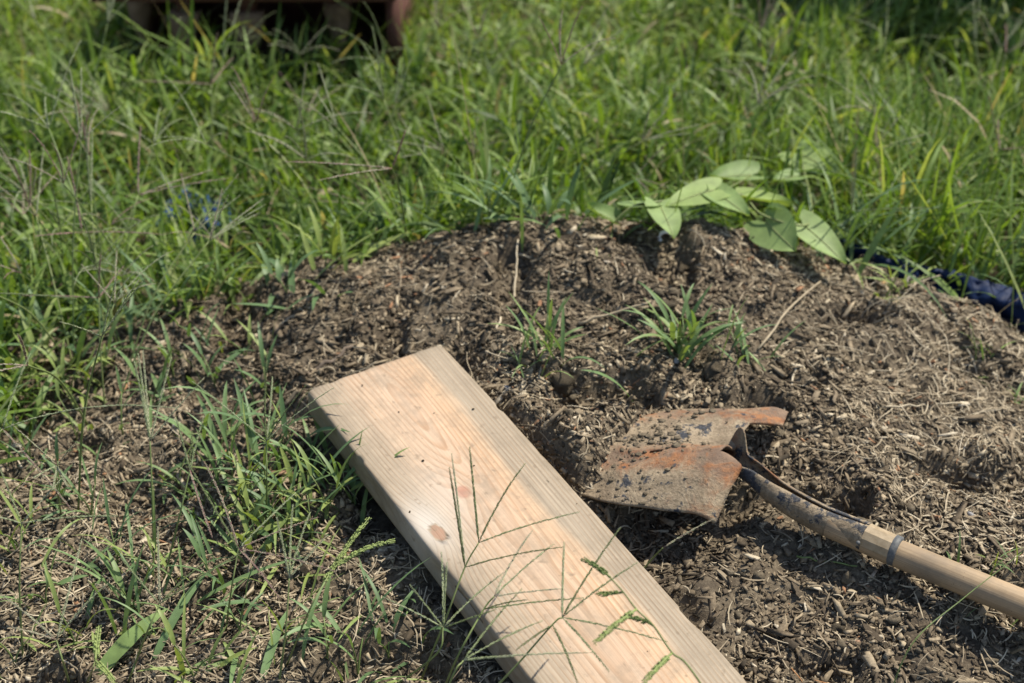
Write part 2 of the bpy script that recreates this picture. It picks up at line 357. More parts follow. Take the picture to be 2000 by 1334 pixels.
def ribbons(p, az, tilt, L, W, bend, curl, seg=4, nn=None):
    """thin bent strips lying on a surface; all arrays of length n"""
    n = len(L); s = np.linspace(-.5, .5, seg+1)
    a, b, c = basis(nn if nn is not None else np.tile([0, 0, 1.], (n, 1)), az, tilt, RNG.uniform(0, 6.283, n))
    P = p[:, None] + a[:, None]*(s[None, :, None]*L[:, None, None]) + b[:, None]*((s**2)[None, :, None]*(bend*L)[:, None, None]) + c[:, None]*((s**2)[None, :, None]*(curl*L)[:, None, None])
    wv = W[:, None, None]*.5*b[:, None]*np.array([.6] + [1]*(seg-1) + [.5])[None, :, None]; up = c[:, None]*W[:, None, None]*.22
    V = np.stack([P - wv, P + up, P + wv], 2)                   # three points across: a shallow roof, so each strip has body
    V = V.reshape(n, -1, 3); F = gridF(seg+1, 3)[None] + (np.arange(n)*(seg+1)*3)[:, None, None]
    return V.reshape(-1, 3), F.reshape(-1, 4), (seg+1)*3
x, y = mound_pts(30000); n = len(x); keepd = RNG.random(n) < np.clip(.10 + .45*np.maximum(1.8*sstep(-.1, -.3, x)*sstep(1.4, 1.15, y), np.maximum(1.5*sstep(.35, .6, x)*sstep(1.25, 1.4, y), sstep(.6, .75, vnoise(x*4, y*4, 45)))), 0, 1); x, y = x[keepd], y[keepd]; n = len(x)
V, F, k = ribbons(np.stack([x, y, terrain(x, y) + .002 + .005*RNG.random(n)], -1), RNG.uniform(0, 6.283, n), np.abs(RNG.normal(0, .22, n)), .006*(8.**(RNG.random(n)**1.8)), RNG.uniform(.0007, .0018, n), RNG.normal(0, .5, n), RNG.normal(-.1, .35, n), 4, tnormal(x, y))
dry = vnoise(x*3.2, y*3.2, 44); tt = np.clip(RNG.beta(1.6, 2.4, n)*.85 + (dry - .5)*.25 + .1*sstep(.3, .7, x), 0, .93)
tag(link('straw_litter', mesh_fast('straw_litter', V, F), M_STRAW, attr={'tint': np.repeat(tt, k)}), 'short dry straw fibres mixed through the mulch', 'straw', kind='stuff')

import bmesh
def ico(sub):
    bm = bmesh.new(); bmesh.ops.create_icosphere(bm, subdivisions=sub, radius=1.); V = np.array([v.co[:] for v in bm.verts]); F = np.array([[v.index for v in f.verts] for f in bm.faces]); bm.free(); return V, F
IV2, IF2 = ico(2)
def clod_verts(n, V0):
    d = 1 + .28*RNG.normal(size=(n, len(V0)))*.6; sc = RNG.uniform(.45, 1.4, (n, 1, 3)); return V0[None]*d[:, :, None]*sc
x, y = mound_pts(3400); n = len(x); r = .0015*(4.**(RNG.random(n)**2.2))
V = np.stack([x, y, terrain(x, y) + r*.2], -1)[:, None] + clod_verts(n, IV2)*r[:, None, None]
tag(link('soil_crumbs', mesh_fast('soil_crumbs', V.reshape(-1, 3), (IF2[None] + (np.arange(n)*len(IV2))[:, None, None]).reshape(-1, 3)), M_CLOD, smooth=False), 'small dark soil crumbs scattered over the mulch mound', 'soil', kind='stuff')

# ------------------------------------------------------------------ lawn (uncountable)
def blade_strips(base, az, th0, bend, L, W, seg=4, twist=None):
    n = len(L); ds = L/seg; P = [base]; th = th0.copy(); A = np.stack([np.cos(az), np.sin(az)], -1)
    for i in range(seg):
        t = th0 + bend*((i + .5)/seg); step = np.stack([np.sin(t)*A[:, 0], np.sin(t)*A[:, 1], np.cos(t)], -1)*ds[:, None]; P.append(P[-1] + step)
    P = np.stack(P, 1); side = np.stack([-A[:, 1], A[:, 0], np.zeros(n)], -1)
    prof = np.array([.55, 1., .92, .62, .06])[:seg+1] if seg == 4 else np.interp(np.linspace(0, 1, seg+1), [0, .15, .5, .8, 1], [.5, .9, 1, .65, .04])
    tw = np.zeros(n) if twist is None else twist
    up = np.array([0, 0, 1.]); sd = side*np.cos(tw)[:, None] + up*np.sin(tw)[:, None]
    off = sd[:, None]*(W[:, None]*.5*prof[None])[:, :, None]
    V = np.stack([P - off, P + off], 2).reshape(n, -1, 3); F = gridF(seg+1, 2)[None] + (np.arange(n)*(seg+1)*2)[:, None, None]
    return V.reshape(-1, 3), F.reshape(-1, 4), (seg+1)*2
def lawn_mask(x, y):
    yc = 1.85 - .30*np.minimum((x - .1)**2, 1.2)
    d = y - yc - .05 - (vnoise(x*9, y*9, 31) - .5)*.14                      # behind the crest
    left = sstep(-.58, -.74, x + (vnoise(x*7, y*7, 32) - .5)*.22)*sstep(1.22, 1.5, y)
    m = np.maximum(sstep(-.03, .05, d), left)
    tarp = (x > .44) & (x < .95) & (np.abs((y - 1.845) + (x - .66)*.30) < .065)
    m = np.where(tarp, m*.06, m)
    m = np.where(np.hypot((x - .34)/.20, (y - 1.93)/.10) < 1, m*.25, m)
    m = np.where((np.abs(x + .53) < .27) & (y > 2.85) & (y < 3.38), 0, m)
    tarp2 = np.hypot((x + .515)/.09, (y - 2.06)/.09) < 1
    return np.where(tarp2, m*.55, m)
NB = 125000
x = RNG.uniform(-2.1, 2.1, NB); y = 1.2 + 3.3*RNG.random(NB)
ok = (np.abs(x) < .36*y*1.0 + .42) & (RNG.random(NB) < lawn_mask(x, y)) & (RNG.random(NB) < np.interp(y, [1.2, 2.6, 4.5], [1, .9, .6])) & (RNG.random(NB) < .35 + .9*sstep(.28, .62, vnoise(x*16, y*16, 52)))
x, y = x[ok], y[ok]; n = len(x); print('lawn blades', n)
clump = vnoise(x*5, y*5, 51); clump2 = vnoise(x*14, y*14, 52)
long = sstep(.30, .62, x)*sstep(2.9, 2.3, y)*.9
tall = np.interp(clump, [0, 1], [.65, 1.35])*(1 + .5*(np.abs(x + .53) < .36)*sstep(2.5, 2.62, y)*sstep(2.86, 2.78, y))
edge = sstep(0, .25, y - (1.85 - .30*np.minimum((x - .1)**2, 1.2)) + .04)
L = RNG.uniform(.045, .125, n)*tall*(1 + 1.1*long*RNG.random(n)); W = RNG.uniform(.0038, .0100, n)*(1 - .25*long)
th0 = np.abs(RNG.normal(.70, .42, n))*(1 - .35*long); bend = RNG.normal(.75, .5, n)
az = RNG.uniform(0, 6.283, n)
z0 = terrain(x, y, True) + RNG.random(n)**1.3*.090*tall*(.35 + .65*edge)
V, F, k = blade_strips(np.stack([x, y, z0 - .004], -1), az, th0, bend, L, W, 4, RNG.normal(0, .45, n))
tt = np.clip(.46 + .26*(clump - .5) + .30*(clump2 - .5) + .21*RNG.normal(size=n) + .20*sstep(2.1, 3.3, y) + .05*long, .02, .90)
tt[RNG.random(n) < .022] = .97
tag(link('lawn_grass', mesh_fast('lawn_grass', V, F), M_LAWN, attr={'tint': np.repeat(tt, k)}), 'dense unmown green crabgrass lawn around the mound', 'grass', kind='stuff')

x = RNG.uniform(-1.7, 1.5, 7600); y = RNG.uniform(1.3, 4.1, 7600); ok = (np.abs(x) < .36*y + .35) & (lawn_mask(x, y) > .5) & ~((np.abs(x + .5) < .36) & (y > 2.35) & (RNG.random(7600) < .75)) & (RNG.random(7600) < np.where(x < -.15, .8, .38)); x, y = x[ok], y[ok]; n = len(x)
V, F, k = blade_strips(np.stack([x, y, terrain(x, y) - .004], -1), RNG.uniform(0, 6.283, n), np.abs(RNG.normal(.35, .28, n)), RNG.normal(.7, .5, n), RNG.uniform(.12, .32, n), RNG.uniform(.0010, .0024, n), 7, RNG.normal(0, .6, n))
tc = np.clip(RNG.normal(.70, .16, n), .2, .93); tc[RNG.random(n) < .10] = .975
tag(link('grass_stems', mesh_fast('grass_stems', V, F), M_LAWN, attr={'tint': np.repeat(tc, k)}), 'thin wiry grass stems standing above the lawn', 'grass', kind='stuff')

# ------------------------------------------------------------------ the board
def build_board():
    NL, NWt = 320, 70; rr = .0035
    ls = np.linspace(0, B_LEN, NL)
    prof = []                                     # (w, z) loop: top left to right, right side, bottom, left side
    for q in np.linspace(rr, B_WID - rr, NWt): prof.append((q, 0))
    for a in (60, 30, 0): prof.append((B_WID - rr + rr*math.cos(math.radians(a)), -rr + rr*math.sin(math.radians(a))))
    for q in np.linspace(-.008, -B_THK + .006, 6): prof.append((B_WID, q))
    for q in np.linspace(B_WID - .002, .002, 14): prof.append((q, -B_THK))
    for q in np.linspace(-B_THK + .006, -.008, 6): prof.append((0, q))
    for a in (180, 150, 120): prof.append((rr + rr*math.cos(math.radians(a)), -rr + rr*math.sin(math.radians(a))))
    prof = np.array(prof); K = len(prof)
    l = np.repeat(ls, K); w = np.tile(prof[:, 0], NL); z = np.tile(prof[:, 1], NL)
    # wane on the left edge beside the torn knot, saw-cut ends slightly out of square, slight cup and bow
    wane = np.exp(-((l - .365)/.05)**2)*.007
    k = np.exp(-np.maximum(w, 0)/.016); z = z - wane*k*(z > -.012); w = w + wane*.7*np.exp(-(w/.01)**2)*(z > -.02)
    z = z + .0006*(vnoise(l*40, w*60, 3) - .5) + .0015*np.sin(l*3)
    sidey = np.where(w < B_WID/2, 1., -1.)*(np.minimum(w, B_WID - w) < .006); w = w + .0008*(vnoise(l*25, z*50, 8) - .5) + sidey*(.0010*(vnoise(l*9, z*20, 18) - .5) + .0022*sstep(.78, .92, vnoise(l*45, z*60 + 4, 19)))*(z > -.03)
    corner = np.exp(-np.hypot(l/.012, np.minimum(w, B_WID - w)/.008)); z = z - .0025*corner*(z > -.01); lend = np.exp(-(l/.004)**2); l = l + lend*.0022*(vnoise(w*90, z*40, 20) - .3)
    V = BA + np.outer(-l, BD) + np.outer(w, BW) + np.outer(z, BN)
    def loc(px, py):
        d = ray(px, py); t = (BA - CAM).dot(BN)/d.dot(BN); p = CAM + d*t - BA; return -p.dot(BD), p.dot(BW)
    k1 = loc(904, 962); k2 = loc(856, 1042); k3 = loc(818, 815)
    d1 = np.hypot((l - k1[0])/1.15, w - k1[1]); d2 = np.hypot((l - k2[0])/1.8, (w - k2[1]))
    w0 = .078 + .012*np.sin(l*4.0 + .5)
    r = np.sqrt((w - w0)**2 + (z + .040)**2)
    r = r + .024*l + .004*(vnoise(l*5, w*9, 61) - .5)*2 + .0012*(vnoise(l*16, w*30, 62) - .5)
    r = r - .012*np.exp(-(((l - k3[0])/.10)**2 + ((w - k3[1])/.022)**2))
    r = r + .010*np.exp(-(((l - k1[0])/.045)**2 + ((w - k1[1])/.016)**2)) + .016*np.exp(-(((l - k2[0])/.055)**2 + ((w - k2[1])/.024)**2))
    ring = r/.0044
    knot = np.maximum(np.maximum(1 - d1/.0125, 0)**.6, .52*sstep(.0085, .0065, d2)*(z > -.01))
    cx = vnoise(l*110, w*130, 71)
    rim = np.exp(-((d2 - .0085)/.0017)**2)*sstep(.2, .5, cx)*(.25 + .75*sstep(-.004, .006, (l - k2[0]) + (w - k2[1]))); crack = np.clip(rim, 0, 1)*(z > -.01)
    pale = .75*np.exp(-(((l - k2[0] + .015)/.04)**2 + ((w - k2[1] + .004)/.022)**2)) + .35*np.exp(-(((l - k1[0] + .0)/.05)**2 + ((w - .055)/.02)**2)); pale = np.clip(pale*(d2 > .008), 0, .8)
    i, j = np.meshgrid(np.arange(NL-1), np.arange(K), indexing='ij')
    F = np.stack([i*K + j, (i+1)*K + j, (i+1)*K + (j+1) % K, i*K + (j+1) % K], -1).reshape(-1, 4).tolist()
    F += [list(range(K)), [(NL-1)*K + q for q in range(K)][::-1]]
    return mk('lumber_board', V, F, M_BOARD, origin=BA - BN*B_THK, attr={'ring': ring, 'wide': w, 'along': l, 'knot': knot, 'endgrain': z, 'crack': crack, 'pale': pale, 'edge': np.clip(np.exp(-np.minimum(w, B_WID - w)/.008) + .8*np.exp(-l/.010), 0, 1)*.8})
board = tag(build_board(), 'pale weathered pine board lying across the mulch mound', 'board')

# ------------------------------------------------------------------ the shovel
def build_shovel():
    S1, S2, E1, E2 = SH1, SH2, SE1, SE2
    root_loc = np.array([.12, 1.36, .10])
    sh = empty('shovel', root_loc, 'rusty digging shovel lying face down with a muddy wooden handle', 'shovel')
    # blade: u from the shoulders (0) to where the mulch covers it (1) and on to the buried point (1.45); v from the near edge to the far
    nu, nv = 70, 64; us = np.concatenate([np.linspace(-.14, 0, 8)[:-1], np.linspace(0, 1.42, nu - 7)]); vs = np.linspace(-1, 1, nv)
    U, Vv = np.meshgrid(us, vs, indexing='ij')
    ax = nrm((E1 + E2 - S1 - S2)); wd = nrm(S2 - S1); up = np.cross(ax, wd); up = nrm(up if up[2] > 0 else -up)
    uc = np.clip(U, 0, 1)[..., None]; near = S1 + (E1 - S1)*uc; farr = S2 + (E2 - S2)*uc; mid = (near + farr)/2; half = (farr - near)/2
    ext = np.clip(U - 1, 0, 1)[..., None]; half = half*np.clip(1 - (np.clip(U - .66, 0, 1)[..., None]/.80)**2.2, .01, 1)**.6
    P = mid + half*Vv[..., None] + ax*ext*.17 - up*(ext**1.3)*.05
    taper = np.interp(U, [0, .3, 1, 1.42], [1, 1, .8, .4])
    prof = np.interp(Vv, [-1, -.9, -.65, -.32, -.10, .08, .25, .6, .92, 1], [-.010, -.003, .011, .020, .018, .0105, .0085, .010, .005, .000])
    flatp = np.interp(Vv, [-1, -.6, 0, .6, 1], [-.003, .008, .012, .009, 0])
    prof = prof - .009*np.exp(-((Vv - .06)/.10)**2)*sstep(.30, .0, U)
    kf = sstep(.25, 1.05, U); hgt = (prof*(1 - kf) + flatp*kf)*taper
    step = np.clip(-U/.14, 0, 1); notch = 1 - sstep(.36, .22, np.abs(Vv - .03))                     # the turned steps either side of the neck
    lenf = np.where(Vv < 0, 1.25, .9 + 1.5*(1 - Vv))*notch
    P = P - ax*(step*lenf*.021)[..., None] - up*(step**1.6*notch*np.where(Vv < 0, .017, .006))[..., None]
    P = P - ax*((1 - notch)*np.clip(U < 0, 0, 1)*.0)[..., None]
    bn = (vnoise(U*5, Vv*4, 81) - .5)*.004
    P = P + up*(hgt + bn)[..., None]
    # far step corner is bitten away
    F = gridF(len(us), nv); cu = U.reshape(-1)[F].mean(1); cv = Vv.reshape(-1)[F].mean(1)
    keep = ~((cu < 0) & (np.abs(cv - .03) < .30)) & ~((cu < .02) & (cv > .30) & (cv < .52) & (cu < .02 - .0*cv))
    slot = (np.hypot((cu - .56)/.07, (cv + .18)/.035) < 1); keep &= ~slot
    wear = np.exp(-((Vv + .25)/.28)**2) + .9*np.exp(-((Vv - .82)/.22)**2) + .55*np.exp(-np.maximum(U, 0)/.06) - .8*np.exp(-((Vv - .28)/.25)**2) - .5*np.exp(-((Vv + .8)/.25)**2)
    bl = mk('blade', P, F[keep], M_RUST, sh, root_loc, {'wear': wear.ravel()}); so = bl.modifiers.new('steel', 'SOLIDIFY'); so.thickness = .0024; so.offset = 0
    rg = np.random.default_rng(12); m = 420; iu = np.clip((7 + (nu - 7)*(rg.beta(3.2, 1.6, m)*.95/1.42)).astype(int), 8, nu - 18); iv = rg.integers(1, nv - 1, m); near_groove = rg.random(m) < .25; iv[near_groove] = np.clip(34 + rg.normal(0, 3, near_groove.sum()), 1, nv - 2).astype(int)
    cs = P[iu, iv] + rg.normal(0, .0012, (m, 3)) + up*.0012; rs = .0007*(4.5**(rg.random(m)**2.5)); Vc = cs[:, None] + clod_verts(m, IV2)*np.array([1.3, 1.3, .6])*rs[:, None, None]
    cs_o = mk('caked_soil', Vc.reshape(-1, 3), (IF2[None] + (np.arange(m)*len(IV2))[:, None, None]).reshape(-1, 3), M_CLOD, bl, root_loc, smooth=False); cs_o['kind'] = 'stuff'
    # neck and socket: an open channel that closes round the handle, its seam on top
    ctl = [at(1362, 872, 1.640), at(1425, 893, 1.612), at(1468, 921, 1.592), at(1524, 967, 1.572), at(1604, 1013, 1.548), at(1692, 1050, 1.520)]
    Pc = catmull(ctl, 14); n = len(Pc); s = np.linspace(0, 1, n); T, Sd, Un = frames(Pc); Sd = -Sd if Sd[n//2].dot([.3, .95, 0]) < 0 else Sd
    Un = np.cross(Sd, T); Un = np.where(Un[:, 2:] < 0, -Un, Un)
    phm = np.radians(np.interp(s, [0, .16, .28, .42, .62, 1], [52, 84, 104, 142, 166, 176]))
    rad = np.interp(s, [0, .16, .28, .45, .7, 1], [.026, .0175, .0128, .0126, .0145, .0158])
    kk = 28; a = np.linspace(-1, 1, kk); PH = phm[:, None]*a[None]
    Q = Pc[:, None] + rad[:, None, None]*(np.sin(PH)[..., None]*Sd[:, None] - np.cos(PH)[..., None]*Un[:, None])
    fin = np.exp(-((s - .20)/.055)**2)[:, None]*np.clip((a - .5)/.5, 0, 1)[None]**1.0
    lip = np.exp(-((s - .17)/.08)**2)[:, None]*np.clip((-a - .6)/.4, 0, 1)[None]
    Q = Q + Un[:, None]*(fin*.031 + lip*.003)[..., None] + Sd[:, None]*(fin*.004)[..., None]
    sk = mk('socket', Q, gridF(n, kk), M_SOCKET, sh, root_loc, {'wear': (np.interp(s, [0, .12, .2, .45, .62, 1], [.6, .2, -1.9, -1.9, -.6, -.6])[:, None] + (2.2*np.interp(s, [0, .5, .7], [1, 1, 0]))[:, None]*np.clip(a*2 - .4, 0, 1)[None]).ravel()}); so = sk.modifiers.new('steel', 'SOLIDIFY'); so.thickness = .0020; so.offset = 0
    # collar, ring, handle
    h0 = at(1686, 1048, 1.522); h1 = at(1740, 1072, 1.506); hd = nrm(at(2000, 1172, 1.440) - h1)
    c_end = h1 + hd*.006
    V, F = tube(np.array([h0, h0 + (c_end - h0)*.5, c_end]), [.0164, .0162, .0159], 12); mk('collar', V, F, M_COLLAR, sh, root_loc, smooth=False)
    V, F = tube(np.array([c_end - hd*.005, c_end - hd*.004, c_end + hd*.002, c_end + hd*.003]), [.0150, .0166, .0165, .0145], 24); mk('ring', V, F, M_RING, sh, root_loc)
    nh, kh = 60, 28; t = np.linspace(-.07, .93, nh); Ph = h1 + np.outer(t, hd); Ph[:, 2] += -.010*np.sin((t + .07)*3.1); rh = np.interp(t, [-.07, 0, .25, .55, .88, .92, .93], [.0135, .0149, .0160, .0164, .0158, .0135, .006])
    V, F = tube(Ph, rh, kh); mk('handle', V, F, M_HANDLE, sh, root_loc, {'along': np.repeat(t, kh), 'around': np.tile(np.sin(np.linspace(0, 2*np.pi, kh, endpoint=False))*.5 + .5, nh)})
    # seam rivet
    rv = at(1676, 1060, 1.503); d, f = ico(2); mk('rivet', rv + d*.0024, f, M_RING, sh, root_loc)
    return sh
build_shovel()

# ------------------------------------------------------------------ plants with countable leaves
def blade_mesh(base, az, th0, bend, L, W, tw=0., seg=7, fold=.22):
    """one grass leaf with a folded midrib; returns verts, faces"""
    ds = L/seg; P = [np.array(base, float)]; A = np.array([math.cos(az), math.sin(az), 0]); up = np.array([0, 0, 1.])
    for i in range(seg):
        t = th0 + bend*((i + .5)/seg)**1.3; P.append(P[-1] + (A*math.sin(t) + up*math.cos(t))*ds)
    return strip(P, np.array([-A[1], A[0], 0])*math.cos(tw) + up*math.sin(tw), W, fold)
def strip(P, side, W, fold=.22, prof=None):
    P = np.asarray(P, float); n = len(P); s = np.linspace(0, 1, n)
    pr = np.interp(s, [0, .12, .45, .8, 1], [.5, .85, 1, .6, .03]) if prof is None else prof(s)
    T = np.gradient(P, axis=0); T /= np.linalg.norm(T, axis=1)[:, None] + 1e-9
    sd = side[None] - T*(T @ side)[:, None]; sd /= np.linalg.norm(sd, axis=1)[:, None] + 1e-9; N = np.cross(sd, T); N = np.where(N[:, 2:] < 0, -N, N)
    o = sd*(W*.5*pr)[:, None]; lift = N*(W*.5*fold*pr)[:, None]
    return np.stack([P - o + lift, P, P + o + lift], 1).reshape(-1, 3), gridF(n, 3)
def leaf_between(p0, p1, sag, side, W, n=9, fold=.2):
    p0, p1 = np.asarray(p0, float), np.asarray(p1, float); m = (p0 + p1)/2 + np.array([0, 0, 1.])*sag; return strip(bez(p0, m, p1, n), np.asarray(side, float), W, fold)
def add_blade(root, V, F, tint, mat=None):
    return mk('blade', V, F, mat or M_BLADE, root, root['_o'], {'tint': np.full(len(V), tint)})
def plant(name, base, label, cat, group=None):
    e = empty(name, base, label, cat, group); e['_o'] = [float(q) for q in base]; return e

def weed(base, nbl, label, L=(.05, .10), W=(.003, .006), group=None, tint=(.2, .7), up=.5, stems=2, name='grass_tuft', spread=.012):
    e = plant(name, base, label, 'grass tuft', group); base = np.array(base); az0 = random.uniform(0, 6.28)
    for q in range(stems):
        az = az0 + q*6.283/max(stems, 1) + random.uniform(-.5, .5); ln = random.uniform(.03, .06); tl = random.uniform(.2, .9)
        tip = base + np.array([math.cos(az)*math.sin(tl), math.sin(az)*math.sin(tl), math.cos(tl)])*ln
        V, F = tube(bez(base - [0, 0, .004], base + [0, 0, ln*.5], tip, 6), np.linspace(.0012, .0007, 6), 5); mk('stem', V, F, M_STEM, e, base, {'tint': np.full(len(V), random.random()*.6)})
        add_blade(e, *blade_mesh(tip, az + random.uniform(-.6, .6), tl*.8, random.uniform(.3, 1.3), random.uniform(*L)*.8, random.uniform(*W), random.uniform(-.3, .3)), random.uniform(*tint))
        mp = (base + tip)/2 + [0, 0, .004]; add_blade(e, *blade_mesh(mp, az + random.choice((-1, 1))*random.uniform(.6, 1.6), .5, random.uniform(.3, 1.2), random.uniform(*L)*.8, random.uniform(*W), random.uniform(-.3, .3)), random.uniform(*tint))
    for q in range(nbl):
        az = az0 + q*2.4 + random.uniform(-.5, .5); b = base + [random.gauss(0, spread), random.gauss(0, spread), 0]; b[2] = gz(b[0], b[1]) - .002 + random.random()*.006
        if in_board(np.array(b[0]), np.array(b[1]), .002): continue
        add_blade(e, *blade_mesh(b, az, abs(random.gauss(up, .3)), random.uniform(.2, 1.4), random.uniform(*L), random.uniform(*W), random.uniform(-.5, .5)), random.uniform(*tint))
    return e
weed(ground(1072, 692), 20, 'thin green grass tuft with narrow upright blades, middle of the mound', (.045, .095), (.0035, .0055), tint=(.4, .8), up=.45)
weed(ground(1335, 690), 26, 'largest green grass tuft on the mound, behind the shovel blade', (.06, .115), (.005, .008), tint=(.35, .7), up=.6, stems=3, spread=.022)
weed(ground(1440, 700), 12, 'small drooping grass tuft right of the largest tuft', (.04, .08), (.003, .005), up=.8, stems=1, spread=.02)
weed(ground(1010, 735), 5, 'sparse grass sprout beside the far corner of the board', (.035, .06), (.002, .0035), up=.4, stems=0)
weed(ground(1740, 585), 16, 'yellow green grass tuft at the edge of the dark blue tarp', (.04, .075), (.003, .005), tint=(.8, 1.), up=.9, stems=1, spread=.018)
weed(ground(1905, 705), 9, 'low green grass sprig on the dry end of the mound', (.025, .06), (.002, .004), tint=(.3, .9), up=.8, stems=1)
weed(ground(1985, 790), 8, 'grass sprig on dry mulch at the mound shoulder above the handle', (.03, .05), (.002, .004), up=.7, stems=0)
weed(ground(1930, 1110), 10, 'thin grass sprig growing behind the shovel handle', (.02, .05), (.0015, .0028), tint=(.4, 1.), up=.6, stems=0, spread=.02)
weed(ground(1960, 1215), 12, 'wispy grass tuft in the shade under the shovel handle', (.03, .06), (.0012, .0025), tint=(.3, .9), up=.7, stems=0, spread=.025)
weed(ground(690, 985), 9, 'broad bladed grass tuft pressed against the shaded side of the board', (.05, .10), (.004, .0065), tint=(.4, .8), up=.35, stems=2)
weed(ground(455, 590), 9, 'grass tuft with a broad arching blade at the lawn edge', (.06, .11), (.005, .008), tint=(.4, .8), up=.5, stems=2)
SIZES = (('low', .75, .95), ('tall', 1.25, .55), ('mid height', 1., .75)); TONES = (('dark green', (.0, .25)), ('fresh green', (.4, .6)), ('yellow green', (.8, 1.))); WIDTHS = (('narrow bladed', .8), ('broad bladed', 1.35))
COMBOS = [(a, b, c) for c in WIDTHS for b in TONES for a in SIZES]
def tufts(pts, what, L, W, group, nbl, spread, shift=0):
    for k, p in enumerate(pts):
        (sn, sl, su), (tn, tr), (wn, wm) = COMBOS[(k*7 + shift) % 18]
        weed(ground(*p), nbl, f'{sn} {tn} {wn} {what}', (L[0]*sl, L[1]*sl), (W[0]*wm, W[1]*wm), group, tr, su, 2, spread=spread)
tufts([(585, 985), (520, 960), (640, 1010), (455, 940), (560, 1050), (400, 990), (480, 1010), (620, 930), (350, 950), (545, 900), (500, 1060), (610, 1060), (430, 880), (660, 950)], 'tuft sprawling in the grass patch left of the board', (.05, .10), (.0035, .006), 'grass patch left of the board', 10, .024, 1)
tufts([(340, 740), (420, 760), (390, 690), (480, 700), (300, 800), (240, 850), (520, 770), (200, 760), (150, 860)], 'weed tuft in bare dirt between lawn and board', (.04, .075), (.004, .0065), 'weed tufts in the bare dirt', 3, .02, 4)
tufts([(60, 900), (120, 980), (40, 1080), (180, 1010), (90, 1180), (230, 1100), (300, 1130), (150, 1270), (330, 1250), (420, 1150), (470, 1240), (560, 1260), (640, 1290), (700, 1330), (760, 1290), (380, 1330), (30, 1300), (260, 1200)], 'tuft straggling in the dry litter left of the board', (.045, .10), (.0026, .0048), 'straggling tufts in the dry litter', 7, .028, 2)
tufts([(30, 640), (110, 680), (60, 740), (140, 780), (20, 830), (250, 650), (560, 575), (640, 530), (720, 500), (180, 640), (330, 620), (390, 580), (810, 462), (960, 448), (1060, 440)], 'grass tuft along the ragged lawn edge', (.06, .12), (.005, .0085), 'tufts along the lawn edge', 11, .03, 3)
for k, (px, py) in enumerate([(1690, 500), (1760, 520), (1830, 530), (1900, 560), (1960, 580), (2010, 590), (1640, 480)]):
    p = at(px, py, 2.12 + .03*(k % 3)); p[2] = gz(p[0], p[1]); (tn, tr) = TONES[k % 3]
    weed(p, 12, ['long leaning', 'tall tangled', 'bushy overhanging'][k//3] + f' {tn} grass clump rising behind the dark blue tarp', (.12, .22), (.004, .008), 'long grass behind the tarp', tr, .55, 1, spread=.035)
# broad leaves in the foreground
def broad(name_label, p0, p1, sag, W, tint, side=None, mat=None):
    e = plant('broad_grass_leaf', p0, name_label, 'grass leaf'); sd = side if side is not None else np.cross(nrm(np.array(p1) - p0), [0, -.4, 1.]); add_blade(e, *leaf_between(p0, p1, sag, nrm(sd), W, 12, .12), tint, mat); return e
broad('broad pale green grass leaf slanting over the litter', ground(185, 1325), at(328, 1188, 1.50), .015, .018, .3, mat=M_VINE)
broad('dark green upright grass leaf beside the broad pale leaf', ground(300, 1290), at(408, 1115, 1.53), .02, .010, .25)
broad('long flat grass leaf lying low over dry litter', ground(345, 1333), at(495, 1280, 1.465), .014, .016, .3, mat=M_VINE)
broad('dark green blade rising near the shaded side of the board', ground(512, 1325), at(562, 1190, 1.50), .01, .010, .3)
broad('curved grass leaf bending towards the shaded side of the board', ground(735, 1300), at(800, 1192, 1.50), .022, .010, .2, mat=M_VINE)
broad('upright grey green leaf leaning over the dark blue tarp', ground(1672, 545), at(1762, 385, 2.02), .01, .010, .1, mat=M_VINE)

# seed stalks
SP_V = np.array([[1, 0, 0], [-1, 0, 0], [-.1, 1, 0], [-.1, -1, 0], [-.1, 0, 1], [-.1, 0, -1]], float)
SP_F = np.array([[0, 2, 4], [0, 4, 3], [0, 3, 5], [0, 5, 2], [1, 4, 2], [1, 3, 4], [1, 5, 3], [1, 2, 5]])
def spike_geo(P, sl=.0017, sw=.00042, gap=.0016, axr=.00035, rows=2):
    """thin rachis with small grains set alternately along it"""
    P = np.asarray(P, float); d = np.r_[0, np.cumsum(np.linalg.norm(np.diff(P, axis=0), axis=1))]; L = d[-1]
    V, F = tube(P, np.linspace(axr*1.3, axr*.6, len(P)), 4); F = [list(f) for f in F]; q = np.arange(gap*3, L, gap/rows); m = len(q)
    C = np.stack([np.interp(q, d, P[:, i]) for i in range(3)], -1); T, S, U = frames(C) if m > 2 else frames(P)
    sg = np.where(np.arange(m) % 2 == 0, 1., -1.)[:, None]; ang = RNG.normal(0, .5, m)[:, None]
    out = S*sg*np.cos(ang) + U*np.sin(ang); ax = T*.92 + out*.40; ax /= np.linalg.norm(ax, axis=1)[:, None]; b = np.cross(ax, U); b /= np.linalg.norm(b, axis=1)[:, None] + 1e-9; c = np.cross(ax, b)
    sc = (np.interp(q/L, [0, .1, .8, 1], [.7, 1, .9, .5])*RNG.uniform(.8, 1.2, m))[:, None, None]
    W = (C + out*(axr + sw*.7))[:, None] + sc*(SP_V[None, :, :1]*sl*ax[:, None] + SP_V[None, :, 1:2]*sw*b[:, None] + SP_V[None, :, 2:]*sw*c[:, None])
    G = (SP_F[None] + len(V) + (np.arange(m)*6)[:, None, None]).reshape(-1, 3).tolist()
    tint = np.r_[np.full(len(V), .2), np.repeat(RNG.uniform(-.15, .15, m), 6)]
    return np.vstack([V, W.reshape(-1, 3)]), F + G, tint
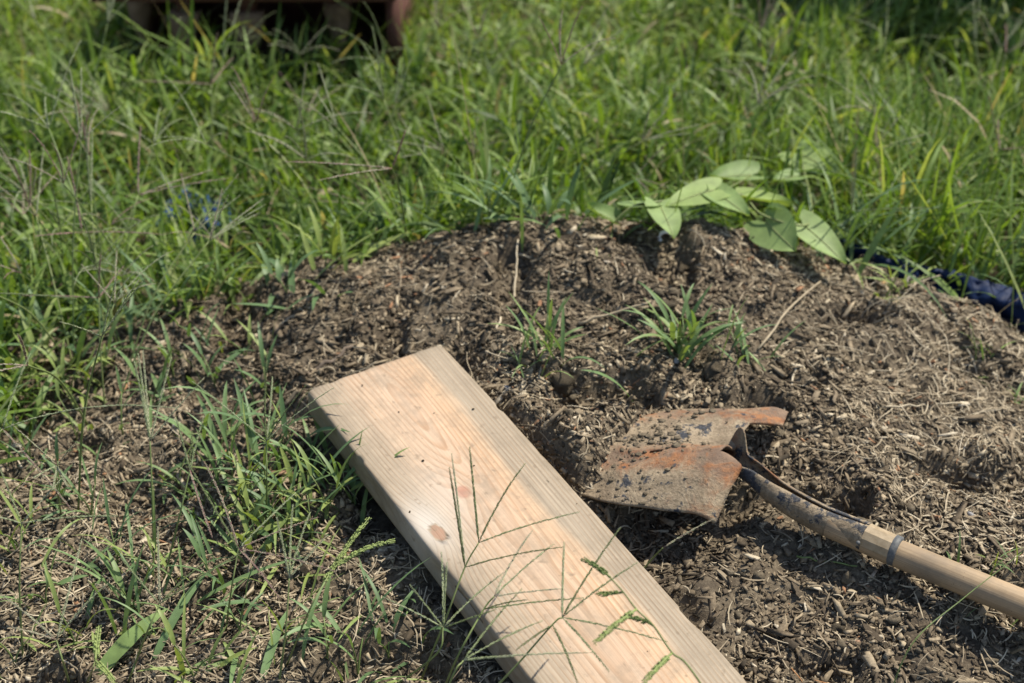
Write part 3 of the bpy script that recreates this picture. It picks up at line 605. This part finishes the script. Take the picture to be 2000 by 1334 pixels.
def spike(root, P, tint, sl=.0017, sw=.00042, gap=.0016, mat=None, name='spike', **kw):
    V, F, t = spike_geo(P, sl, sw, gap, **kw); return mk(name, V, F, mat or M_SPIKE, root, root['_o'], {'tint': np.clip(t + tint, 0, 1)})
def stalk(path, tips, label, r=.0012, tint=.3, group=None, cat='seed stalk', name='seed_stalk', bow=.06, tints=None, sw=.0005):
    """path: points from the root up to the head; tips: (index along the head or point, tip point)"""
    base = np.array(path[0]); e = plant(name, base, label, cat, group); P = catmull(path, 8)
    V, F = tube(P, np.linspace(r, r*.6, len(P)), 6); mk('stem', V, F, M_STEM, e, base, {'tint': np.full(len(V), .35 + random.uniform(-.2, .3))})
    for i, (p0, p1) in enumerate(tips):
        p0, p1 = np.array(p0), np.array(p1); L = np.linalg.norm(p1 - p0); m = (p0 + p1)/2 + np.array([random.gauss(0, .3), random.gauss(0, .3), 1.])*L*bow
        spike(e, bez(p0, m, p1, 12), tint + random.uniform(-.15, .15) if tints is None else tints[i], sw=sw)
    return e
n1, n2 = at(935, 1060, 1.40), at(908, 1108, 1.40)
stalk([ground(820, 1334), at(868, 1215, 1.40), n2, n1], [(n1, at(917, 872, 1.41)), (n1, at(1026, 905, 1.42)), (n1, at(1132, 1000, 1.385)), (n2, at(877, 912, 1.39)), (n2, at(1103, 1068, 1.375)), (n2, at(882, 885, 1.45))],
      'open seed stalk with six thin spikes fanned over the board knot', tints=[.25, .12, .3, .08, .12, .65])
n1, n2 = at(1098, 1206, 1.33), at(1079, 1220, 1.33)
stalk([ground(880, 1334) - np.array([.02, .09, .01]), at(985, 1325, 1.33), n2, n1], [(n1, at(1212, 1030, 1.36)), (n1, at(1246, 1098, 1.34)), (n1, at(1304, 1254, 1.31)), (n1, at(1190, 1312, 1.28)), (n2, at(1128, 1334, 1.28)), (n2, at(1008, 1270, 1.31)), (n1, at(1102, 1058, 1.37))],
      'seed stalk spreading spikes in every direction above the near part of the board', tints=[.2, .3, .3, .3, .15, .1, .5])
n1, n2 = at(945, 1190, 1.36), at(965, 1165, 1.36)
stalk([ground(820, 1334) + np.array([.02, -.03, 0]), at(895, 1280, 1.35), n1, n2], [(n2, at(1082, 1062, 1.40)), (n2, at(1040, 1036, 1.44)), (n2, at(1100, 1150, 1.36)), (n1, at(1140, 1168, 1.34)), (n1, at(1030, 1172, 1.33))],
      'pale seed stalk bending low across the middle of the board', tints=[.45, .7, .7, .3, .1])
n1 = at(866, 1226, 1.37)
stalk([ground(800, 1334) - np.array([.03, .02, 0]), at(850, 1280, 1.37), n1], [(n1, at(873, 1098, 1.38)), (n1, at(862, 1077, 1.42)), (n1, at(800, 1142, 1.36)), (n1, at(985, 1118, 1.40)), (n1, at(970, 1190, 1.35)), (n1, at(745, 1165, 1.33))],
      'seed stalk standing in the shadow along the shaded side of the board', tints=[.4, .5, .4, .45, .2, .5])
n1 = at(905, 1290, 1.31)
stalk([ground(850, 1334) - np.array([.02, .12, .02]), at(880, 1330, 1.31), n1], [(n1, at(1060, 1212, 1.34)), (n1, at(1020, 1150, 1.37)), (n1, at(1000, 1282, 1.30)), (n1, at(1160, 1275, 1.29))], 'low seed stalk whose spikes cross the near left edge of the board', tints=[.4, .3, .45, .6])
n1 = at(293, 862, 1.56)
stalk([ground(300, 1075), at(297, 960, 1.56), n1], [(n1, at(270, 690, 1.58)), (n1, at(279, 684, 1.60)), (n1, at(335, 698, 1.58)), (n1, at(399, 738, 1.55)), (n1, at(262, 705, 1.55))], 'erect seed stalk with bundled upright spikes over bare dirt', bow=.03, tints=[.55, .6, .6, .6, .5])
n1 = at(371, 918, 1.50)
stalk([ground(318, 1140), at(350, 1010, 1.50), n1], [(n1, at(343, 815, 1.50)), (n1, at(376, 842, 1.52)), (n1, at(398, 812, 1.52)), (n1, at(415, 1050, 1.40))], 'slim seed stalk with a short dark head and one hanging spike', bow=.03, tints=[.4, .05, .4, .9])
n1 = at(520, 862, 1.55)
stalk([ground(520, 1020), at(521, 940, 1.55), n1], [(n1, at(522, 703, 1.56)), (n1, at(374, 744, 1.52)), (n1, at(598, 752, 1.53)), (n1, at(652, 757, 1.50)), (n1, at(532, 735, 1.58))], 'seed stalk reaching spikes towards the far corner of the board', tints=[.1, .5, .1, .6, .5])
n1 = at(466, 1072, 1.43)
stalk([ground(440, 1240), at(452, 1150, 1.43), n1], [(n1, at(622, 1010, 1.43)), (n1, at(655, 1116, 1.38)), (n1, at(578, 962, 1.46)), (n1, at(398, 900, 1.47)), (n1, at(545, 1168, 1.37)), (n1, at(365, 900, 1.44))], 'seed stalk with purple tinged spikes spread over dry litter', tints=[.9, .9, .5, .85, .95, .2])
n1 = at(5, 838, 1.52)
stalk([ground(-60, 1000), at(-40, 890, 1.52), n1], [(n1, at(345, 797, 1.48)), (n1, at(148, 1005, 1.45)), (n1, at(60, 690, 1.55))], 'seed stalk with one very long arching spike over bare dirt', bow=.12, tints=[.55, .85, .4])
n1 = at(42, 1022, 1.42)
stalk([ground(45, 1290), at(38, 1150, 1.42), n1], [(n1, at(130, 925, 1.44)), (n1, at(230, 1008, 1.40)), (n1, at(0, 915, 1.43)), (n1, at(-60, 1000, 1.42))], 'seed stalk with pale silvery spikes above thick grass litter', tints=[.6, .5, .4, .5])
n1 = at(110, 1250, 1.36)
stalk([ground(135, 1334), at(125, 1300, 1.36), n1], [(n1, at(0, 1160, 1.36)), (n1, at(160, 1052, 1.40)), (n1, at(20, 1225, 1.33)), (n1, at(210, 1140, 1.35))], 'short seed stalk with pale dry spikes in thick litter', tints=[.7, .6, .75, .6])
n1 = at(312, 1180, 1.38)
stalk([ground(250, 1334), at(285, 1240, 1.38), n1], [(n1, at(308, 1028, 1.40)), (n1, at(235, 1088, 1.41)), (n1, at(398, 1100, 1.39)), (n1, at(480, 1075, 1.36))], 'seed stalk behind the broad pale leaf with one straight white spike', tints=[.65, .35, .25, .3])
n1 = at(565, 1130, 1.40)
stalk([ground(545, 1334), at(558, 1230, 1.40), n1], [(n1, at(572, 985, 1.42)), (n1, at(606, 1000, 1.43)), (n1, at(640, 1045, 1.41)), (n1, at(540, 1010, 1.40))], 'tufted seed stalk between the litter and the shaded board side', tints=[.5, .5, .6, .55])
def paspalum(path, racemes, label):
    base = np.array(path[0]); e = plant('thick_seed_head', base, label, 'seed head'); P = catmull(path, 8); V, F = tube(P, np.linspace(.0010, .0006, len(P)), 6); mk('stem', V, F, M_STEM, e, base, {'tint': np.full(len(V), .5)})
    for p0, p1, bow, t in racemes:
        p0, p1 = np.array(p0), np.array(p1); spike(e, bez(p0, (p0 + p1)/2 + np.array([0, 0, 1.])*bow, p1, 12), t, .0021, .00135, .0022, M_PASP, 'raceme', axr=.0010, rows=3)
q = 1.24
paspalum([ground(1250, 1334) + np.array([.14, -.25, .0]), at(1372, 1340, q), at(1312, 1274, q), at(1276, 1222, q), at(1243, 1190, q), at(1217, 1156, q), at(1192, 1128, q)],
         [(at(1192, 1128, q), at(1136, 1091, q + .03), .004, .05), (at(1217, 1156, q), at(1165, 1158, q + .01), -.004, .3), (at(1243, 1190, q), at(1160, 1258, q - .03), .004, .8), (at(1276, 1222, q), at(1230, 1206, q + .02), .003, .15), (at(1312, 1276, q), at(1255, 1336, q - .03), .003, .8)],
         'leaning seed head with five thick green racemes over the board')
paspalum([ground(560, 1300), at(605, 1190, 1.37), at(650, 1110, 1.40)], [(at(650, 1110, 1.40), at(772, 1056, 1.41), .012, .9), (at(628, 1145, 1.39), at(722, 1010, 1.43), .006, .8)], 'nodding pale green seed head with two thick racemes left of the board')
paspalum([ground(170, 1334), at(180, 1310, 1.33), at(186, 1290, 1.33)], [(at(186, 1290, 1.33), at(193, 1222, 1.35), .002, 1.), (at(186, 1290, 1.33), at(225, 1336, 1.30), .004, 1.)], 'small yellow green seed head low in the litter')
e = stalk([ground(1250, 1120), at(1275, 1090, 1.55), at(1295, 1070, 1.54)], [(at(1295, 1070, 1.54), at(1398, 1012, 1.54))], 'single pale spike leaning from the board edge towards the shovel', tints=[.75])
stalk([ground(1700, 1330) + np.array([0, -.05, 0]), at(1780, 1260, 1.35), at(1880, 1170, 1.38), at(1995, 1080, 1.40)], [(at(1995, 1080, 1.40), at(2060, 1020, 1.40))], 'thin bare stalk slanting up in front of the shovel handle', r=.0008)

# generic stalks standing in the lawn: four heads copied
protos = []; NUM = {3: 'three', 4: 'four', 5: 'five'}; CLR = (('green', .42), ('silvery', .70), ('purplish tan', .90))
for v in range(12):
    H = random.uniform(.16, .28); az = random.uniform(0, 6.28); lean = random.uniform(.15, .8); nd = np.array([math.cos(az)*math.sin(lean), math.sin(az)*math.sin(lean), math.cos(lean)])*H
    tips = []
    for q in range(random.randint(3, 5)):
        a2 = az + random.gauss(0, 1.2); t2 = random.uniform(.25, 1.5); tips.append((nd, nd + np.array([math.cos(a2)*math.sin(t2), math.sin(a2)*math.sin(t2), math.cos(t2)])*random.uniform(.07, .12)))
    protos.append(stalk([np.array([0, 0, -.01]), nd*.45 + np.array([0, 0, H*.10]), nd], tips, f'wiry lawn seed stalk with {NUM[len(tips)]} {["straight", "arching"][v % 2]} {CLR[v//2 % 3][0]} spikes' + (' on a tall stem' if H > .215 else ' on a short stem'), group='seed stalks in the lawn', tint=CLR[v//2 % 3][1], r=.0014, sw=.00062, bow=(.03, .2)[v % 2]))
spots = []
while len(spots) < 24:
    yy = random.uniform(1.25, 1.9); xx = random.uniform(-.80, -.50)
    if abs(xx) < .36*yy + .05: spots.append((xx, yy))
while len(spots) < 108:
    yy = random.uniform(1.5, 3.7); xx = random.uniform(-.42*yy, .40*yy)
    if xx > -.2 and random.random() < .45: continue
    if lawn_mask(np.array([xx]), np.array([yy]))[0] > .6: spots.append((xx, yy))
for k, (xx, yy) in enumerate(spots):
    o = protos[k] if k < 12 else copy_tree(protos[k % 12]); o.location = (xx, yy, gz(xx, yy)); s = random.uniform(.8, 1.25)
    o.rotation_euler = (0, 0, random.uniform(0, 6.28)); o.scale = (s, s, s)

# ------------------------------------------------------------------ the heart-leaved vine
def heart(base, tip, nrmv, width, cup=.18, fold=.0, droop=.12):
    base, tip = np.asarray(base, float), np.asarray(tip, float); ax = tip - base; L = np.linalg.norm(ax); ax /= L; N = nrm(np.asarray(nrmv, float) - ax*np.dot(nrmv, ax)); S = np.cross(N, ax)
    nu, nv = 13, 9; V = []
    for i in range(nu):
        u = i/(nu - 1); hw = width*.5*(np.interp(u, [0, .08, .2, .35, .55, .75, .9, 1], [.74, .94, 1.0, .98, .80, .50, .22, .0]))
        for j in range(nv):
            v = -1 + 2*j/(nv - 1); back = -.40*(1 - u)**4*L*(abs(v)**.8)*(1.45 - .75*abs(v)) + .03*L*math.sin(5*u + 3*v)*abs(v)
            z = width*(cup*v*v*.5 + fold*abs(v)*.5) - droop*L*(u - .2)**2 + .012*width*math.sin(9*u)*abs(v)
            V.append(base + ax*(u*L + back) + S*(v*hw) + N*z)
    return np.array(V), gridF(nu, nv)
def build_vine():
    b0 = ground(1165, 505); e = plant('heart_leaf_vine', b0, 'trailing vine with pale heart shaped leaves over the mound crest', 'vine')
    T = 2.02
    st = [b0, at(1166, 465, T), at(1182, 446, T), at(1197, 436, T), at(1238, 402, T), at(1300, 392, 2.04), at(1392, 374, 2.05), at(1450, 382, 2.06), at(1490, 420, 2.03), at(1572, 440, 2.02), at(1585, 400, 2.14), at(1562, 300, 2.36)]
    V, F = tube(catmull(st, 7), .0016, 6); mk('stem', V, F, M_STEM, e, b0, {'tint': np.full(len(V), .7)})
    V, F = tube(bez(at(1197, 436, T), at(1192, 470, T - .01), ground(1190, 505), 8), .0012, 6); mk('stem', V, F, M_STEM, e, b0, {'tint': np.full(len(V), .5)})
    Lf = [((1196, 430, T), (1144, 402, T - .01), (.3, -.2, 1), .036, .5, .2), ((1238, 402, T), (1308, 396, 2.05), (0, .25, 1), .05, .1, .3), ((1290, 404, 2.02), (1318, 461, 1.965), (.25, -.55, .8), .050, .12, .5),
          ((1394, 371, 2.05), (1302, 398, 2.02), (0, -.30, 1), .052, .1, .7), ((1396, 376, 2.05), (1463, 418, 2.0), (.1, -.35, 1), .046, .2, .4), ((1468, 342, 2.18), (1388, 346, 2.16), (0, -.2, 1), .055, .35, .3),
          ((1455, 386, 2.08), (1545, 398, 2.06), (0, .2, 1), .058, .3, .8), ((1496, 434, 2.03), (1553, 488, 1.985), (-.15, -.85, .6), .068, .10, .4), ((1570, 440, 2.03), (1653, 510, 1.985), (.25, -.5, .8), .056, .15, .5),
          ((1562, 300, 2.36), (1640, 340, 2.31), (0, -.5, 1), .070, .1, .6), ((1556, 345, 2.24), (1510, 352, 2.22), (.1, -.1, 1), .036, .3, .2)]
    for b, t, nv_, w, cup, ti in Lf:
        V, F = heart(at(*b), at(*t), nv_, w, cup); lf = mk('leaf', V, F, M_VINE, e, b0, {'tint': np.full(len(V), ti)})
        bb, tt2 = at(*b), at(*t); mr = V.reshape(13, 9, 3)[:-1, 4] + .0006*nrm(nv_); V, F = tube(mr, np.linspace(.0009, .0004, 12), 5); mk('midrib', V, F, M_STEM, lf, b0, {'tint': np.full(len(V), 1.)})
    V, F = tube(bez(at(1392, 374, 2.05), at(1395, 385, 2.07), at(1468, 342, 2.18), 8), .0011, 5); mk('petiole', V, F, M_STEM, e, b0, {'tint': np.full(len(V), .6)})
build_vine()

# ------------------------------------------------------------------ blue tarps
def tarp(name, path, width, label, mat, grom=None, seed=1, amp=.010, stand=0.):
    P = catmull(path, 14); n = len(P); T, S, U = frames(P); m = 18; v = np.linspace(-1, 1, m)
    uu, vv = np.meshgrid(np.linspace(0, 6, n), v, indexing='ij'); wr = (vnoise(uu*1.6, vv*2.2, seed) - .5)*amp*2 + (vnoise(uu*5, vv*3, seed+1) - .5)*amp + (vnoise(uu*13 + vv*4, vv*5, seed+2) - .5)*amp*.7
    S = np.where(S[:, 1:2] < 0, -S, S); ac = S*(1 - stand) + np.array([0, 0, 1.])*stand; ac /= np.linalg.norm(ac, axis=1)[:, None]; N = np.cross(T, ac); N = np.where(N[:, 2:] < 0, -N, N)
    Q = P[:, None] + ac[:, None]*(vv*width*.5)[..., None] + N[:, None]*(wr + .005*(1 - vv**2) - .02*np.clip(vv - .6, 0, 1))[..., None]
    o = P[n//2] - np.array([0, 0, .01]); e = empty(name, o, label, 'tarp')
    sh = mk('sheet', Q, gridF(n, m), mat, e, o); so = sh.modifiers.new('t', 'SOLIDIFY'); so.thickness = .0012
    if grom is not None:
        a = np.linspace(0, 2*np.pi, 20); N = nrm([-.1, -.75, .65]); X = nrm(np.cross(N, [0, 0, 1])); Y = np.cross(X, N)
        ring = grom + .0075*(np.cos(a)[:, None]*X + np.sin(a)[:, None]*Y); V, F = tube(ring, .0032, 8, False); mk('grommet', V, F, M_GROM, e, o)
tarp('blue_tarp', [at(1630, 505, 2.16), at(1740, 548, 2.10), at(1850, 572, 2.09), at(1960, 606, 2.06), at(2100, 650, 2.02)], .064, 'dark blue tarp edge tucked in the hollow behind the mound', M_TARP_SHADED, at(1780, 551, 2.065), 5, .017, .78)
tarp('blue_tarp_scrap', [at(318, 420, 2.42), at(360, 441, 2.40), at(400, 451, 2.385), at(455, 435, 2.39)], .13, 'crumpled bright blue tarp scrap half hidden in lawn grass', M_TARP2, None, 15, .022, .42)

# ------------------------------------------------------------------ low timber platform and shrub at the back
def boxv(c, s, jit=.0):
    V = np.array(c) + CORN*np.array(s)/2; return V + RNG.normal(0, jit, V.shape), BOXF.tolist()
def build_platform():
    y0 = 2.76; xc = -.53; o = (xc, y0 + .3, 0.); e = empty('low_timber_platform', o, 'low reddish brown timber platform standing on blocks in the lawn', 'platform')
    for k in range(5): V, F = boxv((xc, y0 + .06 + k*.125, .246), (.60, .116, .034), .0015); mk('plank', V, F, M_BROWN, e, o, smooth=False)
    V, F = boxv((xc, y0 + .60, .11), (.58, .03, .24), .001); mk('back_board', V, F, M_BROWN, e, o, smooth=False)
    V, F = boxv((xc - .285, y0 + .44, .11), (.026, .28, .236), .001); mk('side_board', V, F, M_BROWN, e, o, smooth=False)
    V, F = boxv((xc + .285, y0 + .34, .11), (.026, .48, .236), .001); mk('side_board', V, F, M_BROWN, e, o, smooth=False)
    for px, yy, sc in ((-.662, .035, 1.), (-.535, .035, 1.15), (-.78, .16, .8), (-.36, .10, .9)):
        V = []
        for z, w in ((-.01, .014), (.10, .018), (.140, .040), (.170, .056), (.190, .060)): w = w*sc; V += [[px - w/2, y0 + yy, z], [px + w/2, y0 + yy, z], [px + w/2, y0 + yy + .05, z], [px - w/2, y0 + yy + .05, z]]
        F = [[3, 2, 1, 0]] + [[i*4 + j, i*4 + (j+1) % 4, (i+1)*4 + (j+1) % 4, (i+1)*4 + j] for i in range(4) for j in range(4)] + [[16, 17, 18, 19]]
        W2, F2 = boxv((px, y0 + yy + .05, .2085), (.03, .05, .0385)); mk('post', W2, F2, M_BROWN, e, o, smooth=False)
        mk('foot', np.array(V) + RNG.normal(0, .0025, (20, 3)), F, M_FOOT, e, o, smooth=False)
build_platform()
def build_shrub(c, rad, n, label, seed):
    rg = np.random.default_rng(seed); e = empty('shrub', c, label, 'shrub'); c = np.array(c)
    d = rg.normal(size=(n, 3)); d /= np.linalg.norm(d, axis=1)[:, None]; rr = rg.random(n)**.45; lump = .75 + .5*vnoise(d[:, 0]*3 + 9, d[:, 2]*3 + d[:, 1]*2, seed)
    P = c + [0, 0, rad[2]*.95] + d*np.array(rad)*(rr*lump)[:, None]; P[:, 2] = np.maximum(P[:, 2], c[2] + .02)
    V, F, k = blade_strips(P, rg.uniform(0, 6.28, n), rg.uniform(.6, 1.5, n), rg.uniform(.2, .9, n), rg.uniform(.035, .07, n), rg.uniform(.018, .032, n), 4, rg.normal(0, .4, n))
    o = mk('crown', V, F, M_SHRUB, e, c, {'tint': np.repeat(np.clip(rg.normal(.5, .25, n), 0, 1), k)}); o['kind'] = 'stuff'
    for q in range(7):
        a = q*.9; V, F = tube(bez(c, c + [0, 0, rad[2]*.7], c + [math.cos(a)*rad[0]*.7, math.sin(a)*rad[1]*.7, rad[2]*1.4], 8), np.linspace(.012, .004, 8), 6); mk('branch', V, F, M_TWIG, e, c)
build_shrub((1.06, 3.47, 0.), (.40, .36, .36), 3000, 'dark leafy shrub shading the lawn beside a taller shrub', 3)
build_shrub((1.52, 3.40, 0.), (.45, .42, .50), 3200, 'taller dark leafy shrub at the back of the lawn', 4)

# ------------------------------------------------------------------ loose pieces one can pick out
def loose(name, variants, n, label, cat, group, size, lift=.003, tilt=.25, x0=-.7, x1=.8, y0=.86, y1=1.85, mat=None, region=None):
    got = 0
    while got < n:
        xx, yy = mound_pts(40, x0, x1, y0, y1)
        for a, b in zip(xx, yy):
            if got >= n: break
            if in_board(np.array(a), np.array(b), .012): continue
            sa, sb = blade_ab(a, b)
            if -.35 < sa < 1.5 and abs(sb) < 1.15: continue
            me = random.choice(variants); o = bpy.data.objects.new(name, me); COL.objects.link(o)
            N = Vector(tnormal(np.array([a]), np.array([b]))[0]); qn = N.to_track_quat('Z', 'Y')
            o.rotation_mode = 'QUATERNION'; o.rotation_quaternion = qn @ Matrix.Rotation(random.uniform(0, 6.283), 3, 'Z').to_quaternion() @ Matrix.Rotation(random.gauss(0, tilt), 3, 'Y').to_quaternion() @ Matrix.Rotation(random.gauss(0, tilt), 3, 'X').to_quaternion()
            s = random.uniform(*size); o.scale = (s, s, s); o.location = (a, b, gz(a, b) + lift); tag(o, label, cat, group); got += 1
def chip_variants(n, tints, asp=(.16, .4)):
    out = []
    for _ in range(n):
        nu = 6; s = np.linspace(-.5, .5, nu); w = random.uniform(*asp)*np.interp(s, [-.5, -.3, .3, .5], [random.uniform(.3, .9), 1, 1, random.uniform(.1, .7)])*(1 + RNG.normal(0, .12, nu)); b = random.gauss(0, .25)
        V = []
        for i in range(nu):
            z = b*s[i]**2; j = RNG.normal(0, .015, 4); th = w[i]*random.uniform(.18, .34) + .01; yo = random.gauss(0, .02)
            V += [[s[i] + j[0], yo - w[i]/2, z - th/2], [s[i] + j[1], yo + w[i]/2, z - th/2], [s[i] + j[2], yo + w[i]*.36, z + th/2], [s[i] + j[3], yo - w[i]*.36, z + th/2]]
        F = [[3, 2, 1, 0]] + [[i*4 + q, i*4 + (q+1) % 4, (i+1)*4 + (q+1) % 4, (i+1)*4 + q] for i in range(nu-1) for q in range(4)] + [[(nu-1)*4 + q for q in range(4)]]
        me = bpy.data.meshes.new('wood_chip'); me.from_pydata([list(map(float, v)) for v in V], [], F); me.materials.append(M_MULCH); me.attributes.new('tint', 'FLOAT', 'POINT').data.foreach_set('value', np.full(len(V), random.uniform(*tints), np.float32)); out.append(me)
    return out
def straw_variants(n, tints, wr=(.018, .035), kink=.25):
    out = []
    for _ in range(n):
        pts = [np.array([-.5, 0, 0.])]; a = 0
        for i in range(4): a += random.gauss(0, kink); pts.append(pts[-1] + np.array([math.cos(a), math.sin(a), random.gauss(0, .10)])*.25)
        P = catmull(pts, 3); r = random.uniform(*wr)/2; V, F = tube(P, r*np.interp(np.linspace(0, 1, len(P)), [0, 1], [1, .55]), 5); V[:, 2] *= .8
        me = bpy.data.meshes.new('straw'); me.from_pydata(V.tolist(), [], F); me.materials.append(M_STRAW); me.attributes.new('tint', 'FLOAT', 'POINT').data.foreach_set('value', np.full(len(V), random.uniform(*tints), np.float32)); me.polygons.foreach_set('use_smooth', np.ones(len(me.polygons), bool)); out.append(me)
    return out
def clod_variants(n):
    out = []
    V0, F0 = ico(3)
    for q in range(n):
        V = V0*np.array([random.uniform(.8, 1.3), random.uniform(.8, 1.2), random.uniform(.45, .7)]); d = 1 + (vnoise(V[:, 0]*2.2 + 10*q, V[:, 1]*2.2 + V[:, 2]*3, q) - .5)*1.1 + (vnoise(V[:, 0]*5 + q, V[:, 1]*5 + V[:, 2]*7, q + 40) - .5)*.6 + RNG.normal(0, .05, len(V))
        me = mesh_fast('dirt_clod', V*d[:, None], F0); me.materials.append(M_CLOD); out.append(me)
    return out
loose('wood_chip', chip_variants(10, (.10, .34)), 110, 'large dark brown mulch chip lying loose on the mound', 'wood chip', 'large dark mulch chips', (.014, .030))
loose('wood_chip', chip_variants(8, (.55, .76)), 70, 'large weathered grey tan mulch chip lying loose on the mound', 'wood chip', 'large grey tan mulch chips', (.014, .034))
loose('wood_chip', chip_variants(4, (.97, 1.), (.3, .7)), 22, 'small orange brown bark flake lying on the mulch', 'bark flake', 'orange brown bark flakes', (.006, .011))
loose('dry_straw', straw_variants(12, (.45, .85)), 150, 'pale dry straw stem lying on the dark mulch', 'straw', 'pale straw stems', (.025, .075), .004, .12)
loose('dry_straw', straw_variants(8, (.5, .8), (.010, .018), .2), 60, 'long thin pale straw matted on the dry slope beside the tarp', 'straw', 'long straws on the dry slope', (.05, .11), .005, .10, .36, .80, 1.3, 1.78)
loose('dry_straw', straw_variants(6, (.15, .4), (.02, .04), .35), 60, 'dull brown dry grass stem lying on the mulch', 'straw', 'dull brown dry stems', (.03, .08), .004, .12)
loose('dry_straw', straw_variants(2, (.99, 1.), (.03, .05), .5), 3, 'bent orange root fibre lying on bare mulch below the shovel handle', 'root fibre', 'orange root fibres', (.035, .05), .004, .1, .24, .34, 1.0, 1.08)
loose('dirt_clod', clod_variants(8), 34, 'lumpy dark clod of soil lying on the mound', 'dirt clod', 'dark soil clods', (.006, .014), -.001, .5)
pv, pf = ico(3)
loose('pebble', [mesh_fast('pebble', pv*np.array([1, .75, .5])*(1 + (vnoise(pv[:, 0:1]*2, pv[:, 1:2]*2, 7) - .5)*.3), pf)], 10, 'smooth small grey pebble among the mulch', 'pebble', 'grey pebbles', (.004, .007), .002, .3)
for o in COL.objects:
    if o.type == 'MESH' and o.name.startswith('pebble') and len(o.data.materials) == 0: o.data.materials.append(M_STONE); o.data.polygons.foreach_set('use_smooth', np.ones(len(o.data.polygons), bool))
cv = clod_variants(3) + chip_variants(4, (.15, .5))
for k in range(14):
    l, w = random.uniform(.02, .62), random.uniform(.008, .176); p = BA - BD*l + BW*w + BN*.0012
    o = bpy.data.objects.new('soil_crumb', random.choice(cv)); COL.objects.link(o); o.location = p; o.rotation_euler = (random.gauss(0, .2), random.gauss(0, .2), random.uniform(0, 6.28)); q = random.uniform(.0007, .0014)*(1 if o.data.name.startswith('dirt') else 3.2); o.scale = (q, q, q)
    tag(o, 'tiny dark crumb of soil lying on the pale board', 'crumb', 'crumbs on the board')
# a few hand-placed sticks seen in the photograph
def stick(p0, p1, r, label, mat, name='dry_straw', cat='straw', tint=.7, sag=0.):
    p0, p1 = np.array(p0), np.array(p1); P = bez(p0, (p0 + p1)/2 + [0, 0, sag], p1, 10); P[1:-1] += RNG.normal(0, r*.5, (8, 3)); V, F = tube(P, np.linspace(r, r*.7, 10), 6); return tag(mk(name, V, F, mat, origin=p0, attr={'tint': np.full(len(V), tint)}), label, cat)
stick(ground(1003, 590), ground(1012, 505, .03), .0016, 'upright pale straw poking out of the mound near its crest', M_STRAW, tint=.7)
stick(ground(1010, 500, .004), ground(1125, 545, .008), .0016, 'straight pale straw lying across the mound near its crest', M_STRAW, tint=.75)
stick(ground(948, 700, .003), ground(978, 635, .012), .0018, 'pale straw beside the far end of the board', M_STRAW, tint=.8)
stick(ground(590, 745, .004), ground(690, 685, .006), .0035, 'brown twig lying behind the far end of the board', M_TWIG, 'twig', 'twig')
stick(ground(1130, 640, .006), ground(1270, 605, .012), .0022, 'long dull stem lying on the mound in front of the vine', M_STRAW, tint=.3)
stick(ground(1555, 720, .004), ground(1530, 820, .012), .0016, 'pale straw standing by the far corner of the shovel blade', M_STRAW, tint=.75)
stick(ground(1480, 690, .006), ground(1600, 570, .016), .0018, 'long arching dry stem on the right slope of the mound', M_STRAW, tint=.4, sag=.02)
stick(ground(1720, 800, .004), ground(1880, 795, .006), .0014, 'straight dry straw lying on the right slope of the mound', M_STRAW, tint=.6)
stick(ground(1555, 1095, .006), ground(1672, 1120, .010), .0012, 'green needle leaf sprig lying in the handle shadow', M_STEM, 'green_sprig', 'sprig', .3)
a = np.linspace(0.2, 5.2, 18); c = ground(1300, 470, .006); V, F = tube(c + .010*np.stack([np.cos(a), np.zeros(18), np.sin(a)*.8], -1), .0028, 8); tag(mk('snail_shell', V, F, M_WHITE, origin=c), 'small curled white shell fragment on the mound crest', 'shell')
for o in list(bpy.data.objects):
    if '_o' in o.keys(): del o['_o']
